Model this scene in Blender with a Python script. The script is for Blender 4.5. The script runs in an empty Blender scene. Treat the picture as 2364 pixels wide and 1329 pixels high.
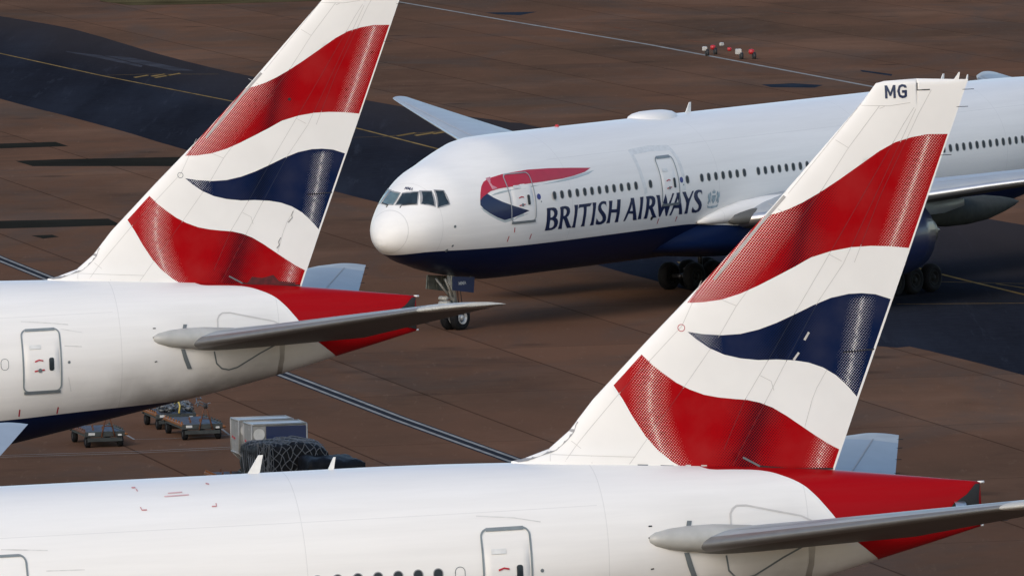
import bpy, math, random, json
from mathutils import Vector, Matrix
from mathutils.geometry import delaunay_2d_cdt
C = bpy.context.scene.collection
S = bpy.context.scene
R = math.radians
random.seed(7)

# ---------------------------------------------------------------- camera, world, sun, exposure
cd = bpy.data.cameras.new('camera'); cam = bpy.data.objects.new('camera', cd); C.objects.link(cam)
cd.sensor_width = 36; cd.lens = 23366.756 / 2364 * 36
cd.clip_start = 5; cd.clip_end = 20000
cam.matrix_world = (Matrix.Translation((0, 0, 31.111)) @ Matrix.Rotation(R(90 - 3.872), 4, 'X') @ Matrix.Rotation(R(-1.113), 4, 'Z'))
S.camera = cam
SUN_AZ = math.atan2(-.90, -.42); SUN_EL = R(28)       # direction towards the sun
w = bpy.data.worlds.new('World'); S.world = w; w.use_nodes = True
nt = w.node_tree; bg = nt.nodes['Background']
sky = nt.nodes.new('ShaderNodeTexSky'); sky.sky_type = 'NISHITA'; sky.sun_disc = False
sky.sun_elevation = SUN_EL; sky.sun_rotation = math.pi / 2 - SUN_AZ
sky.air_density = 1.0; sky.dust_density = 1.2; sky.ozone_density = 1.0
nt.links.new(sky.outputs[0], bg.inputs[0]); bg.inputs[1].default_value = 0.15
sd = bpy.data.lights.new('sun', 'SUN'); sd.energy = .8; sd.angle = R(18); sd.color = (1, .90, .77)
so = bpy.data.objects.new('sun', sd); C.objects.link(so)
sdir = Vector((math.cos(SUN_EL) * math.cos(SUN_AZ), math.cos(SUN_EL) * math.sin(SUN_AZ), math.sin(SUN_EL)))
so.rotation_euler = sdir.to_track_quat('Z', 'Y').to_euler(); so.location = (0, 0, 300)
S.view_settings.view_transform = 'Standard'; S.view_settings.look = 'None'
S.view_settings.exposure = 0.50; S.view_settings.gamma = 1

# ---------------------------------------------------------------- helpers
def link(o, parent=None, **kw):
    C.objects.link(o)
    if parent: o.parent = parent
    for k, v in kw.items(): o[k] = v
    return o
def mesh(name, vs, fs, mats, parent=None, smooth=True, mi=None, **kw):
    me = bpy.data.meshes.new(name); me.from_pydata([tuple(v) for v in vs], [], [tuple(f) for f in fs])
    for m in (mats if isinstance(mats, (list, tuple)) else [mats]): me.materials.append(m)
    if mi: me.polygons.foreach_set('material_index', mi)
    me.polygons.foreach_set('use_smooth', [smooth] * len(me.polygons)); me.update()
    return link(bpy.data.objects.new(name, me), parent, **kw)
def empty(name, loc, rot, **kw):
    o = bpy.data.objects.new(name, None); o.empty_display_size = 1; o.location = loc; o.rotation_euler = rot
    return link(o, None, **kw)
class MB:
    def __init__(s): s.v = []; s.f = []; s.m = []
    def add(s, vs, fs, m=0):
        n = len(s.v); s.v += [tuple(v) for v in vs]; s.f += [tuple(i + n for i in f) for f in fs]; s.m += [m] * len(fs); return s
    def box(s, c, d, m=0, rot=None, bev=0):
        x, y, z = (q / 2 for q in d)
        if bev:
            b = min(bev, x * .9, y * .9, z * .9); vs = []
            for sz in (-1, 1):
                for k in ((0, b), (1, 0)):
                    pass
            # chamfered box from three nested rings
            rings = []
            for zz, ins in ((-z, b), (-z + b, 0), (z - b, 0), (z, b)):
                X, Y = x - ins, y - ins; bb = b * .6
                rings.append([(-X + bb, -Y, zz), (X - bb, -Y, zz), (X, -Y + bb, zz), (X, Y - bb, zz), (X - bb, Y, zz), (-X + bb, Y, zz), (-X, Y - bb, zz), (-X, -Y + bb, zz)])
            vs = [p for r in rings for p in r]; fs = [list(range(7, -1, -1)), list(range(24, 32))]
            for k in range(3):
                for i in range(8): fs.append((k * 8 + i, k * 8 + (i + 1) % 8, k * 8 + 8 + (i + 1) % 8, k * 8 + 8 + i))
        else:
            vs = [(-x, -y, -z), (x, -y, -z), (x, y, -z), (-x, y, -z), (-x, -y, z), (x, -y, z), (x, y, z), (-x, y, z)]
            fs = [(3, 2, 1, 0), (4, 5, 6, 7), (0, 1, 5, 4), (1, 2, 6, 5), (2, 3, 7, 6), (3, 0, 4, 7)]
        c = Vector(c); vs = [(rot @ Vector(v) if rot else Vector(v)) + c for v in vs]
        return s.add(vs, fs, m)
    def tube(s, pts, r, m=0, n=8, caps=True):
        pts = [Vector(p) for p in pts]; rr = r if isinstance(r, (list, tuple)) else [r] * len(pts); vs = []; fs = []
        for i, p in enumerate(pts):
            t = (pts[min(i + 1, len(pts) - 1)] - pts[max(i - 1, 0)]).normalized()
            a = t.cross(Vector((0, 0, 1)));
            if a.length < .05: a = t.cross(Vector((0, 1, 0)))
            a.normalize(); b = t.cross(a)
            for k in range(n):
                q = 2 * math.pi * k / n; vs.append(p + (a * math.cos(q) + b * math.sin(q)) * rr[i])
        for i in range(len(pts) - 1):
            for k in range(n): fs.append((i * n + k, i * n + (k + 1) % n, (i + 1) * n + (k + 1) % n, (i + 1) * n + k))
        if caps: fs += [tuple(range(n - 1, -1, -1)), tuple((len(pts) - 1) * n + k for k in range(n))]
        return s.add(vs, fs, m)
    def lathe(s, c, axis, prof, n=32, ms=None, m=0):
        # prof: list of (along, radius)
        ax = Vector(axis).normalized(); a = ax.cross(Vector((0, 0, 1)))
        if a.length < .05: a = ax.cross(Vector((0, 1, 0)))
        a.normalize(); b = ax.cross(a); c = Vector(c); base = len(s.v); k0 = len(prof)
        for h, r in prof:
            for k in range(n):
                q = 2 * math.pi * k / n; s.v.append(tuple(c + ax * h + (a * math.cos(q) + b * math.sin(q)) * r))
        for i in range(k0 - 1):
            for k in range(n):
                s.f.append((base + i * n + k, base + i * n + (k + 1) % n, base + (i + 1) * n + (k + 1) % n, base + (i + 1) * n + k)); s.m.append(ms[i] if ms else m)
        return s
    def build(s, name, mats, parent=None, smooth=False, **kw):
        return mesh(name, s.v, s.f, mats, parent, smooth, s.m, **kw)
def dup(o, parent=None, **kw):
    c = o.copy(); C.objects.link(c)
    if parent: c.parent = parent
    for ch in list(o.children): dup(ch, c)
    for k, v in kw.items(): c[k] = v
    return c

# ---------------------------------------------------------------- materials
def nodes(m):
    m.use_nodes = True; t = m.node_tree; return t, t.nodes['Principled BSDF'], t.nodes.new, t.links.new
def rgb(c): return (c[0], c[1], c[2], 1)
def simple(name, col, rough=.5, metal=0, noise=.12, scale=3, coat=0, spec=.5, bump=0):
    m = bpy.data.materials.new(name); t, b, N, L = nodes(m)
    tc = N('ShaderNodeTexCoord'); n = N('ShaderNodeTexNoise'); n.inputs['Scale'].default_value = scale; n.inputs['Detail'].default_value = 5
    L(tc.outputs['Object'], n.inputs['Vector'])
    mr = N('ShaderNodeMapRange'); mr.inputs['From Min'].default_value = .3; mr.inputs['From Max'].default_value = .7
    mr.inputs['To Min'].default_value = 1 - noise; mr.inputs['To Max'].default_value = 1 + noise
    L(n.outputs['Fac'], mr.inputs['Value'])
    h = N('ShaderNodeHueSaturation'); h.inputs['Color'].default_value = rgb(col); L(mr.outputs[0], h.inputs['Value'])
    L(h.outputs[0], b.inputs['Base Color'])
    b.inputs['Roughness'].default_value = rough; b.inputs['Metallic'].default_value = metal
    b.inputs['Coat Weight'].default_value = coat; b.inputs['Specular IOR Level'].default_value = spec
    if bump:
        bp = N('ShaderNodeBump'); bp.inputs['Strength'].default_value = bump; bp.inputs['Distance'].default_value = .05; L(n.outputs['Fac'], bp.inputs['Height']); L(bp.outputs[0], b.inputs['Normal'])
    return m
def mth(N, L, op, a, b=None, c=None):
    n = N('ShaderNodeMath'); n.operation = op
    for i, x in enumerate((a, b, c)):
        if x is None: continue
        if isinstance(x, (int, float)): n.inputs[i].default_value = x
        else: L(x, n.inputs[i])
    return n.outputs[0]
def mixc(N, L, f, a, b, mode='MIX'):
    n = N('ShaderNodeMix'); n.data_type = 'RGBA'; n.blend_type = mode
    if isinstance(f, (int, float)): n.inputs[0].default_value = f
    else: L(f, n.inputs[0])
    for i, x in ((6, a), (7, b)):
        if isinstance(x, tuple): n.inputs[i].default_value = x
        else: L(x, n.inputs[i])
    return n.outputs[2]
def fcurve(N, L, val, pts, x0, x1, y0, y1):
    """piecewise curve y(x) through pts"""
    n = N('ShaderNodeFloatCurve'); c = n.mapping.curves[0]
    P = [((x - x0) / (x1 - x0), (y - y0) / (y1 - y0)) for x, y in pts]
    while len(c.points) < len(P): c.points.new(.5, .5)
    for p, q in zip(c.points, P): p.location = q; p.handle_type = 'AUTO_CLAMPED'
    n.mapping.use_clip = False; n.mapping.update()
    v = mth(N, L, 'DIVIDE', mth(N, L, 'SUBTRACT', val, x0), x1 - x0)
    L(v, n.inputs['Value'])
    return mth(N, L, 'ADD', mth(N, L, 'MULTIPLY', n.outputs[0], y1 - y0), y0)
WHITE = (.80, .782, .752); RED = (.33, .0015, .004); NAVY = (.0025, .010, .046); PX = 31.77
def ramp01(N, L, v, a, b, t0=0., t1=1.):
    mr = N('ShaderNodeMapRange'); mr.inputs['From Min'].default_value = a; mr.inputs['From Max'].default_value = b
    mr.inputs['To Min'].default_value = t0; mr.inputs['To Max'].default_value = t1; L(v, mr.inputs['Value']); return mr.outputs[0]
def fuselage_paint():
    m = bpy.data.materials.new('fuselage_paint'); t, b, N, L = nodes(m)
    tc = N('ShaderNodeTexCoord'); sp = N('ShaderNodeSeparateXYZ'); L(tc.outputs['Object'], sp.inputs[0])
    X = mth(N, L, 'ADD', sp.outputs[0], PX); Z = sp.outputs[2]
    zb = fcurve(N, L, X, [(0, 3.0), (1.4, 3.5), (1.8, 3.86), (2.3, 3.93), (3.1, 3.975), (5.0, 3.94), (8.8, 3.91), (16, 3.93), (19, 3.95), (21.4, 3.80), (24, 3.62), (30, 3.6), (36, 3.7), (42, 3.92), (48, 4.03), (51, 4.16), (54, 4.24), (60, 4.3), (64, 4.3)], 0, 64, 2, 5)
    isblue = mth(N, L, 'LESS_THAN', Z, zb)
    xr = fcurve(N, L, Z, [(4, 61.0), (5.4, 60.0), (5.8, 59.5), (6.2, 59.0), (6.66, 58.62), (7.0, 58.35), (7.39, 58.02), (7.62, 57.76), (7.84, 57.32), (7.97, 56.9), (8.05, 56.2), (8.12, 55.3), (8.4, 54.9), (9, 54.8)], 4, 9, 54, 62)
    isred = mth(N, L, 'GREATER_THAN', X, xr)
    # weathering: faint streaks along the airflow, plus grime of the tail cone
    mp = N('ShaderNodeMapping'); mp.inputs['Scale'].default_value = (.12, .6, 2.2); L(tc.outputs['Object'], mp.inputs[0])
    n1 = N('ShaderNodeTexNoise'); n1.inputs['Scale'].default_value = 1.3; n1.inputs['Detail'].default_value = 8; n1.inputs['Roughness'].default_value = .65; L(mp.outputs[0], n1.inputs['Vector'])
    n2 = N('ShaderNodeTexNoise'); n2.inputs['Scale'].default_value = .55; n2.inputs['Detail'].default_value = 6; L(tc.outputs['Object'], n2.inputs['Vector'])
    streak = ramp01(N, L, n1.outputs[0], .35, .75, 0, 1)
    tailm = mth(N, L, 'MULTIPLY', ramp01(N, L, X, 48, 55), ramp01(N, L, Z, 6.2, 4.3))
    dirt = mth(N, L, 'MULTIPLY', tailm, ramp01(N, L, n2.outputs[0], .35, .65, .25, 1))
    belly = mth(N, L, 'MULTIPLY', ramp01(N, L, Z, 5.0, 3.9), streak)
    # hydraulic stain ring behind the stabiliser seal
    ring = mth(N, L, 'MULTIPLY', mth(N, L, 'LESS_THAN', mth(N, L, 'ABSOLUTE', mth(N, L, 'SUBTRACT', X, mth(N, L, 'ADD', 57.75, mth(N, L, 'MULTIPLY', n2.outputs[0], .3)))), .1), ramp01(N, L, Z, 6.8, 5.6))
    f = mth(N, L, 'ADD', mth(N, L, 'ADD', mth(N, L, 'MULTIPLY', dirt, .85), mth(N, L, 'MULTIPLY', belly, .10)), mth(N, L, 'MULTIPLY', ring, .45))
    smear = mth(N, L, 'MULTIPLY', mth(N, L, 'MULTIPLY', ramp01(N, L, X, 53.2, 54.6), ramp01(N, L, X, 58.6, 57.4)), mth(N, L, 'MULTIPLY', ramp01(N, L, Z, 5.2, 6.0), ramp01(N, L, Z, 7.55, 6.95)))
    f = mth(N, L, 'ADD', f, mth(N, L, 'MULTIPLY', smear, .16))
    f = mth(N, L, 'ADD', f, mth(N, L, 'MULTIPLY', streak, .035))
    white = mixc(N, L, f, rgb(WHITE), (.15, .125, .10, 1))
    # faint skin joints
    def seam(v, at, w=.012): return mth(N, L, 'LESS_THAN', mth(N, L, 'ABSOLUTE', mth(N, L, 'SUBTRACT', v, at)), w)
    s = None
    for at in (3.25, 10.8, 21.6, 33.2, 44.08, 52.18, 57.8):
        q = seam(X, at); s = q if s is None else mth(N, L, 'MAXIMUM', s, q)
    for at in (7.45,):
        q = mth(N, L, 'MULTIPLY', seam(Z, at, .008), mth(N, L, 'GREATER_THAN', X, 10)); s = mth(N, L, 'MAXIMUM', s, mth(N, L, 'MULTIPLY', q, mth(N, L, 'LESS_THAN', X, 52)))
    # radome joint
    rd = mth(N, L, 'SUBTRACT', X, mth(N, L, 'MULTIPLY', mth(N, L, 'SUBTRACT', Z, 4.6), .15))
    s = mth(N, L, 'MAXIMUM', s, mth(N, L, 'MULTIPLY', seam(rd, 1.83, .014), 1.5))
    white = mixc(N, L, mth(N, L, 'MULTIPLY', s, .16), white, (.12, .12, .12, 1))
    col = mixc(N, L, isred, white, rgb(RED)); col = mixc(N, L, isblue, col, rgb(NAVY))
    col = mixc(N, L, mth(N, L, 'MULTIPLY', streak, .06), col, (.1, .1, .1, 1))
    L(col, b.inputs['Base Color']); b.inputs['Roughness'].default_value = .32; b.inputs['Coat Weight'].default_value = .0; b.inputs['Specular IOR Level'].default_value = .09
    return m
def fin_paint(name, base, dots=True):
    m = bpy.data.materials.new(name); t, b, N, L = nodes(m)
    tc = N('ShaderNodeTexCoord'); sp = N('ShaderNodeSeparateXYZ'); L(tc.outputs['Object'], sp.inputs[0])
    n2 = N('ShaderNodeTexNoise'); n2.inputs['Scale'].default_value = .8; n2.inputs['Detail'].default_value = 6; L(tc.outputs['Object'], n2.inputs['Vector'])
    f = ramp01(N, L, n2.outputs[0], .4, .75, 0, .07)
    col = mixc(N, L, f, rgb(base), (.25, .22, .2, 1))
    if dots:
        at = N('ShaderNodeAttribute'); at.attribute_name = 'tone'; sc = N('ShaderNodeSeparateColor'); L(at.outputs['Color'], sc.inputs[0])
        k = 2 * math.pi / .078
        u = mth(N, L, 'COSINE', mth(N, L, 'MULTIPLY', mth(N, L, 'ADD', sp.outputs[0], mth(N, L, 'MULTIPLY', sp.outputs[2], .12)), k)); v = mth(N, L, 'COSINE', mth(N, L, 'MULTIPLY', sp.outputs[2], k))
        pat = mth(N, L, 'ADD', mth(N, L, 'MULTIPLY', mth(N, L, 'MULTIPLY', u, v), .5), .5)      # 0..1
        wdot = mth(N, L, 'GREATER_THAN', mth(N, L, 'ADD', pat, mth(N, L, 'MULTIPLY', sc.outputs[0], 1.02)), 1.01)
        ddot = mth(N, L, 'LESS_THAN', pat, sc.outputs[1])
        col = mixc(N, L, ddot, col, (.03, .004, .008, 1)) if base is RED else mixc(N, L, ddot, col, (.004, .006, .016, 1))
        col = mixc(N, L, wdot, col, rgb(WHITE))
    L(col, b.inputs['Base Color']); b.inputs['Roughness'].default_value = .42; b.inputs['Specular IOR Level'].default_value = .05
    return m
def concrete():
    m = bpy.data.materials.new('apron_concrete'); t, b, N, L = nodes(m)
    tc = N('ShaderNodeTexCoord'); mp = N('ShaderNodeMapping'); mp.inputs['Rotation'].default_value = (0, 0, R(-11.5)); L(tc.outputs['Object'], mp.inputs[0])
    br = N('ShaderNodeTexBrick'); br.offset = 0; br.inputs['Scale'].default_value = 1
    br.inputs['Brick Width'].default_value = 7.6; br.inputs['Row Height'].default_value = 23; br.inputs['Mortar Size'].default_value = .06; br.inputs['Mortar Smooth'].default_value = .2
    br.inputs['Color1'].default_value = (.98, 1.0, 1.02, 1); br.inputs['Color2'].default_value = (1.18, 1.17, 1.15, 1); br.inputs['Mortar'].default_value = (.60, .60, .60, 1); br.inputs['Bias'].default_value = 0
    L(mp.outputs[0], br.inputs['Vector'])
    def noise(sx, sy, rot, detail=6, rough=.6, dist=0):
        q = N('ShaderNodeMapping'); q.inputs['Rotation'].default_value = (0, 0, R(rot)); q.inputs['Scale'].default_value = (sx, sy, 1); L(tc.outputs['Object'], q.inputs[0])
        n = N('ShaderNodeTexNoise'); n.inputs['Scale'].default_value = 1; n.inputs['Detail'].default_value = detail; n.inputs['Roughness'].default_value = rough; n.inputs['Distortion'].default_value = dist; L(q.outputs[0], n.inputs['Vector']); return n.outputs[0]
    blot = noise(.05, .018, -11, 8, .62); a = mixc(N, L, ramp01(N, L, blot, .38, .62), (0.1434, 0.0719, 0.0441, 1), (0.0913, 0.0534, 0.0349, 1))
    a = mixc(N, L, ramp01(N, L, noise(.07, .022, -11.5, 6, .6), .52, .68, 0, .45), a, (0.0522, 0.0360, 0.0266, 1))
    a = mixc(N, L, ramp01(N, L, noise(.035, .035, 20, 7, .65, .6), .56, .70, 0, .7), a, (0.0470, 0.0336, 0.0266, 1))
    a = mixc(N, L, ramp01(N, L, noise(.05, .035, 8, 8, .68), .50, .70, 0, .75), a, (0.1956, 0.1066, 0.0678, 1))
    a = mixc(N, L, ramp01(N, L, noise(.09, .03, 35, 7, .65, 1.2), .48, .66, 0, .6), a, (.082, .066, .056, 1))
    a = mixc(N, L, ramp01(N, L, noise(.9, .9, 0, 9, .75), .35, .75, 0, .5), a, (0.1370, 0.0766, 0.0492, 1))
    a = mixc(N, L, ramp01(N, L, noise(2.5, .35, -70, 4, .7), .60, .72, 0, .35), a, (0.1956, 0.1220, 0.0821, 1))
    spot = N('ShaderNodeTexVoronoi'); spot.inputs['Scale'].default_value = .13; L(tc.outputs['Object'], spot.inputs['Vector'])
    a = mixc(N, L, ramp01(N, L, spot.outputs['Distance'], .16, .02, 0, .6), a, (0.0340, 0.0255, 0.0206, 1))
    a = mixc(N, L, 1.0, a, br.outputs['Color'], 'MULTIPLY')
    L(a, b.inputs['Base Color']); b.inputs['Roughness'].default_value = .85; b.inputs['Specular IOR Level'].default_value = 0
    return m
def asphalt():
    m = bpy.data.materials.new('taxiway_asphalt'); t, b, N, L = nodes(m)
    tc = N('ShaderNodeTexCoord')
    def noise(sx, sy, rot, detail=6, rough=.6):
        q = N('ShaderNodeMapping'); q.inputs['Rotation'].default_value = (0, 0, R(rot)); q.inputs['Scale'].default_value = (sx, sy, 1); L(tc.outputs['Object'], q.inputs[0])
        n = N('ShaderNodeTexNoise'); n.inputs['Scale'].default_value = 1; n.inputs['Detail'].default_value = detail; n.inputs['Roughness'].default_value = rough; L(q.outputs[0], n.inputs['Vector']); return n.outputs[0]
    a = mixc(N, L, ramp01(N, L, noise(.22, .012, -14), .35, .66), (0.0141, 0.0157, 0.0215, 1), (0.0271, 0.0312, 0.0429, 1))
    a = mixc(N, L, ramp01(N, L, noise(.03, .02, 10), .42, .62, 0, .6), a, (0.0141, 0.0141, 0.0183, 1))
    a = mixc(N, L, ramp01(N, L, noise(1.1, .05, -14, 5, .7), .58, .72, 0, .5), a, (0.0494, 0.0544, 0.0691, 1))
    a = mixc(N, L, ramp01(N, L, noise(1.3, 1.3, 0, 8, .8), .4, .8, 0, .4), a, (0.0395, 0.0429, 0.0527, 1))
    sp = N('ShaderNodeSeparateXYZ'); L(tc.outputs['Object'], sp.inputs[0])     # older, paler tarmac towards the far edge of the strip
    d = mth(N, L, 'ADD', mth(N, L, 'ADD', mth(N, L, 'MULTIPLY', sp.outputs[0], .978), mth(N, L, 'MULTIPLY', sp.outputs[1], .21)), mth(N, L, 'MULTIPLY', noise(.25, .02, -14, 5), 7.0))
    a = mixc(N, L, ramp01(N, L, d, 118, 130, 0, .85), a, (.046, .038, .037, 1))
    L(a, b.inputs['Base Color']); b.inputs['Roughness'].default_value = .8; b.inputs['Specular IOR Level'].default_value = 0
    return m
M = dict(
 fus=fuselage_paint(), white=fin_paint('white_paint', WHITE, False), red=fin_paint('red_paint', RED), blue=fin_paint('blue_paint', NAVY),
 navy=simple('navy_paint', (.010, .019, .066), .35, noise=.05, coat=.2), redp=simple('red_marking', (.42, .012, .03), .45), redf=simple('faded_red', (.55, .25, .25), .5), redm=simple('emblem_red', (.44, .022, .045), .4, noise=.05), grey=simple('emblem_grey', (.42, .47, .48), .45, noise=.03),
 greyp=simple('wing_grey', (.27, .305, .33), .42, noise=.06, scale=1.2), silver=simple('bare_metal', (.62, .62, .62), .3, .85, noise=.05), under=simple('wing_underside_shaded', (.10, .10, .095), .5, noise=.08),  # underside far darker than the top skin: its shade is painted into the colour
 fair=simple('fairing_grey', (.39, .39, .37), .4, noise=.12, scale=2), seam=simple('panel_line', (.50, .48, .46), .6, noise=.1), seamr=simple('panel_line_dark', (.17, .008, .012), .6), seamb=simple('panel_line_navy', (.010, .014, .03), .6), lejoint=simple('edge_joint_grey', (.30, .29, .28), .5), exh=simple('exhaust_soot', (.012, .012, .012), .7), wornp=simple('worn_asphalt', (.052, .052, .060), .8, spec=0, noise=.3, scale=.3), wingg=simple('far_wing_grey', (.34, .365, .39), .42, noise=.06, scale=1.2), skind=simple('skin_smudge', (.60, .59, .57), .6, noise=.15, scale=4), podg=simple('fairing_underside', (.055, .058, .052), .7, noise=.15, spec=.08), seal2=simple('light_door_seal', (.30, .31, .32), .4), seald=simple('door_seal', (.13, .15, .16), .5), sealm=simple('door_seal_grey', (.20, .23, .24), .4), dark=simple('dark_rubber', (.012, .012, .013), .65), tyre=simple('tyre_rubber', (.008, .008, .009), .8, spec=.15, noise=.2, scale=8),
 drim=simple('shaded_wheel_rim', (.016, .016, .015), .6, spec=.1), rim=simple('wheel_rim', (.42, .42, .41), .4, .3), strut=simple('gear_strut', (.36, .355, .33), .4, .0, noise=.25), black=simple('soot_black', (.01, .01, .01), .6), gunm=simple('exhaust_metal', (.10, .10, .11), .4, .8),  # main wheel rims near black: under-wing shade painted into their colour
 glass=simple('window_glass', (.032, .040, .046), .45, noise=.35, scale=6, spec=.15), cglass=simple('cockpit_glass', (.016, .026, .030), .06, noise=.5, scale=2, spec=.8), wglass=simple('windshield_glass', (.10, .15, .16), .08, noise=.2, spec=.8), wframe=simple('window_frame_metal', (.30, .30, .30), .45, .1),
 fadm=simple('faded_print', (.62, .38, .38), .5), crest=simple('crest_grey', (.30, .38, .42), .5, noise=.3, scale=9), stain=simple('old_sealant', (.66, .665, .655), .6, noise=.1, scale=5), led=simple('dull_shaded_leading_edge', (.18, .18, .18), .38, .4, noise=.05), roun=simple('roundel_blue', (.02, .03, .19), .4), bulk=simple('door_lining', (.15, .155, .13), .6, noise=.3, scale=5),  # tailplane leading edge: dull metal, darkened further to paint its low-facing shade
 conc=concrete(), asph=asphalt(), line=simple('white_line_paint', (.27, .26, .24), .7, spec=0, noise=.25, scale=.7), yline=simple('yellow_line_paint', (.24, .155, .06), .7, spec=0, noise=.35, scale=.5), fade=simple('faded_patch', (.022, .021, .017), .8, spec=0, noise=.2, scale=.2), lineb=simple('line_backing', (.030, .033, .040), .7, spec=0), bluep=simple('blue_grey_patch', (.024, .032, .044), .7, spec=0, noise=.3, scale=.4), orl=simple('orange_line', (.20, .075, .045), .7, spec=0, noise=.3, scale=1), grass=simple('dry_grass', (.085, .066, .032), .95, spec=0, noise=.4, scale=.25, bump=1),
 steel=simple('dolly_steel', (.13, .14, .15), .5, .3, noise=.3, scale=5), dsteel=simple('dolly_frame', (.028, .032, .030), .55, noise=.3, scale=5), orange=simple('orange_rail', (.20, .065, .008), .5, noise=.3, scale=5), rust=simple('rusty_towbar', (.11, .042, .02), .7, noise=.4, scale=8), roller=simple('roller_grey', (.10, .105, .12), .35, .5, noise=.3, scale=4),
 uld=simple('container_white', (.26, .26, .25), .45, noise=.15, scale=3), uldtop=simple('container_top', (.30, .31, .32), .4, noise=.12, scale=3), tarp=simple('black_tarpaulin', (.009, .010, .013), .6, noise=.4, scale=3, bump=.6, spec=.15), net=simple('net_rope', (.10, .11, .125), .6, noise=.2), yel=simple('yellow_strap', (.45, .33, .06), .5), tag=simple('white_tag', (.5, .5, .48), .5), mred=simple('marker_red', (.42, .02, .025), .4), mwht=simple('marker_white', (.70, .69, .66), .4), mwh2=simple('block_white', (.42, .41, .39), .5))

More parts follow.
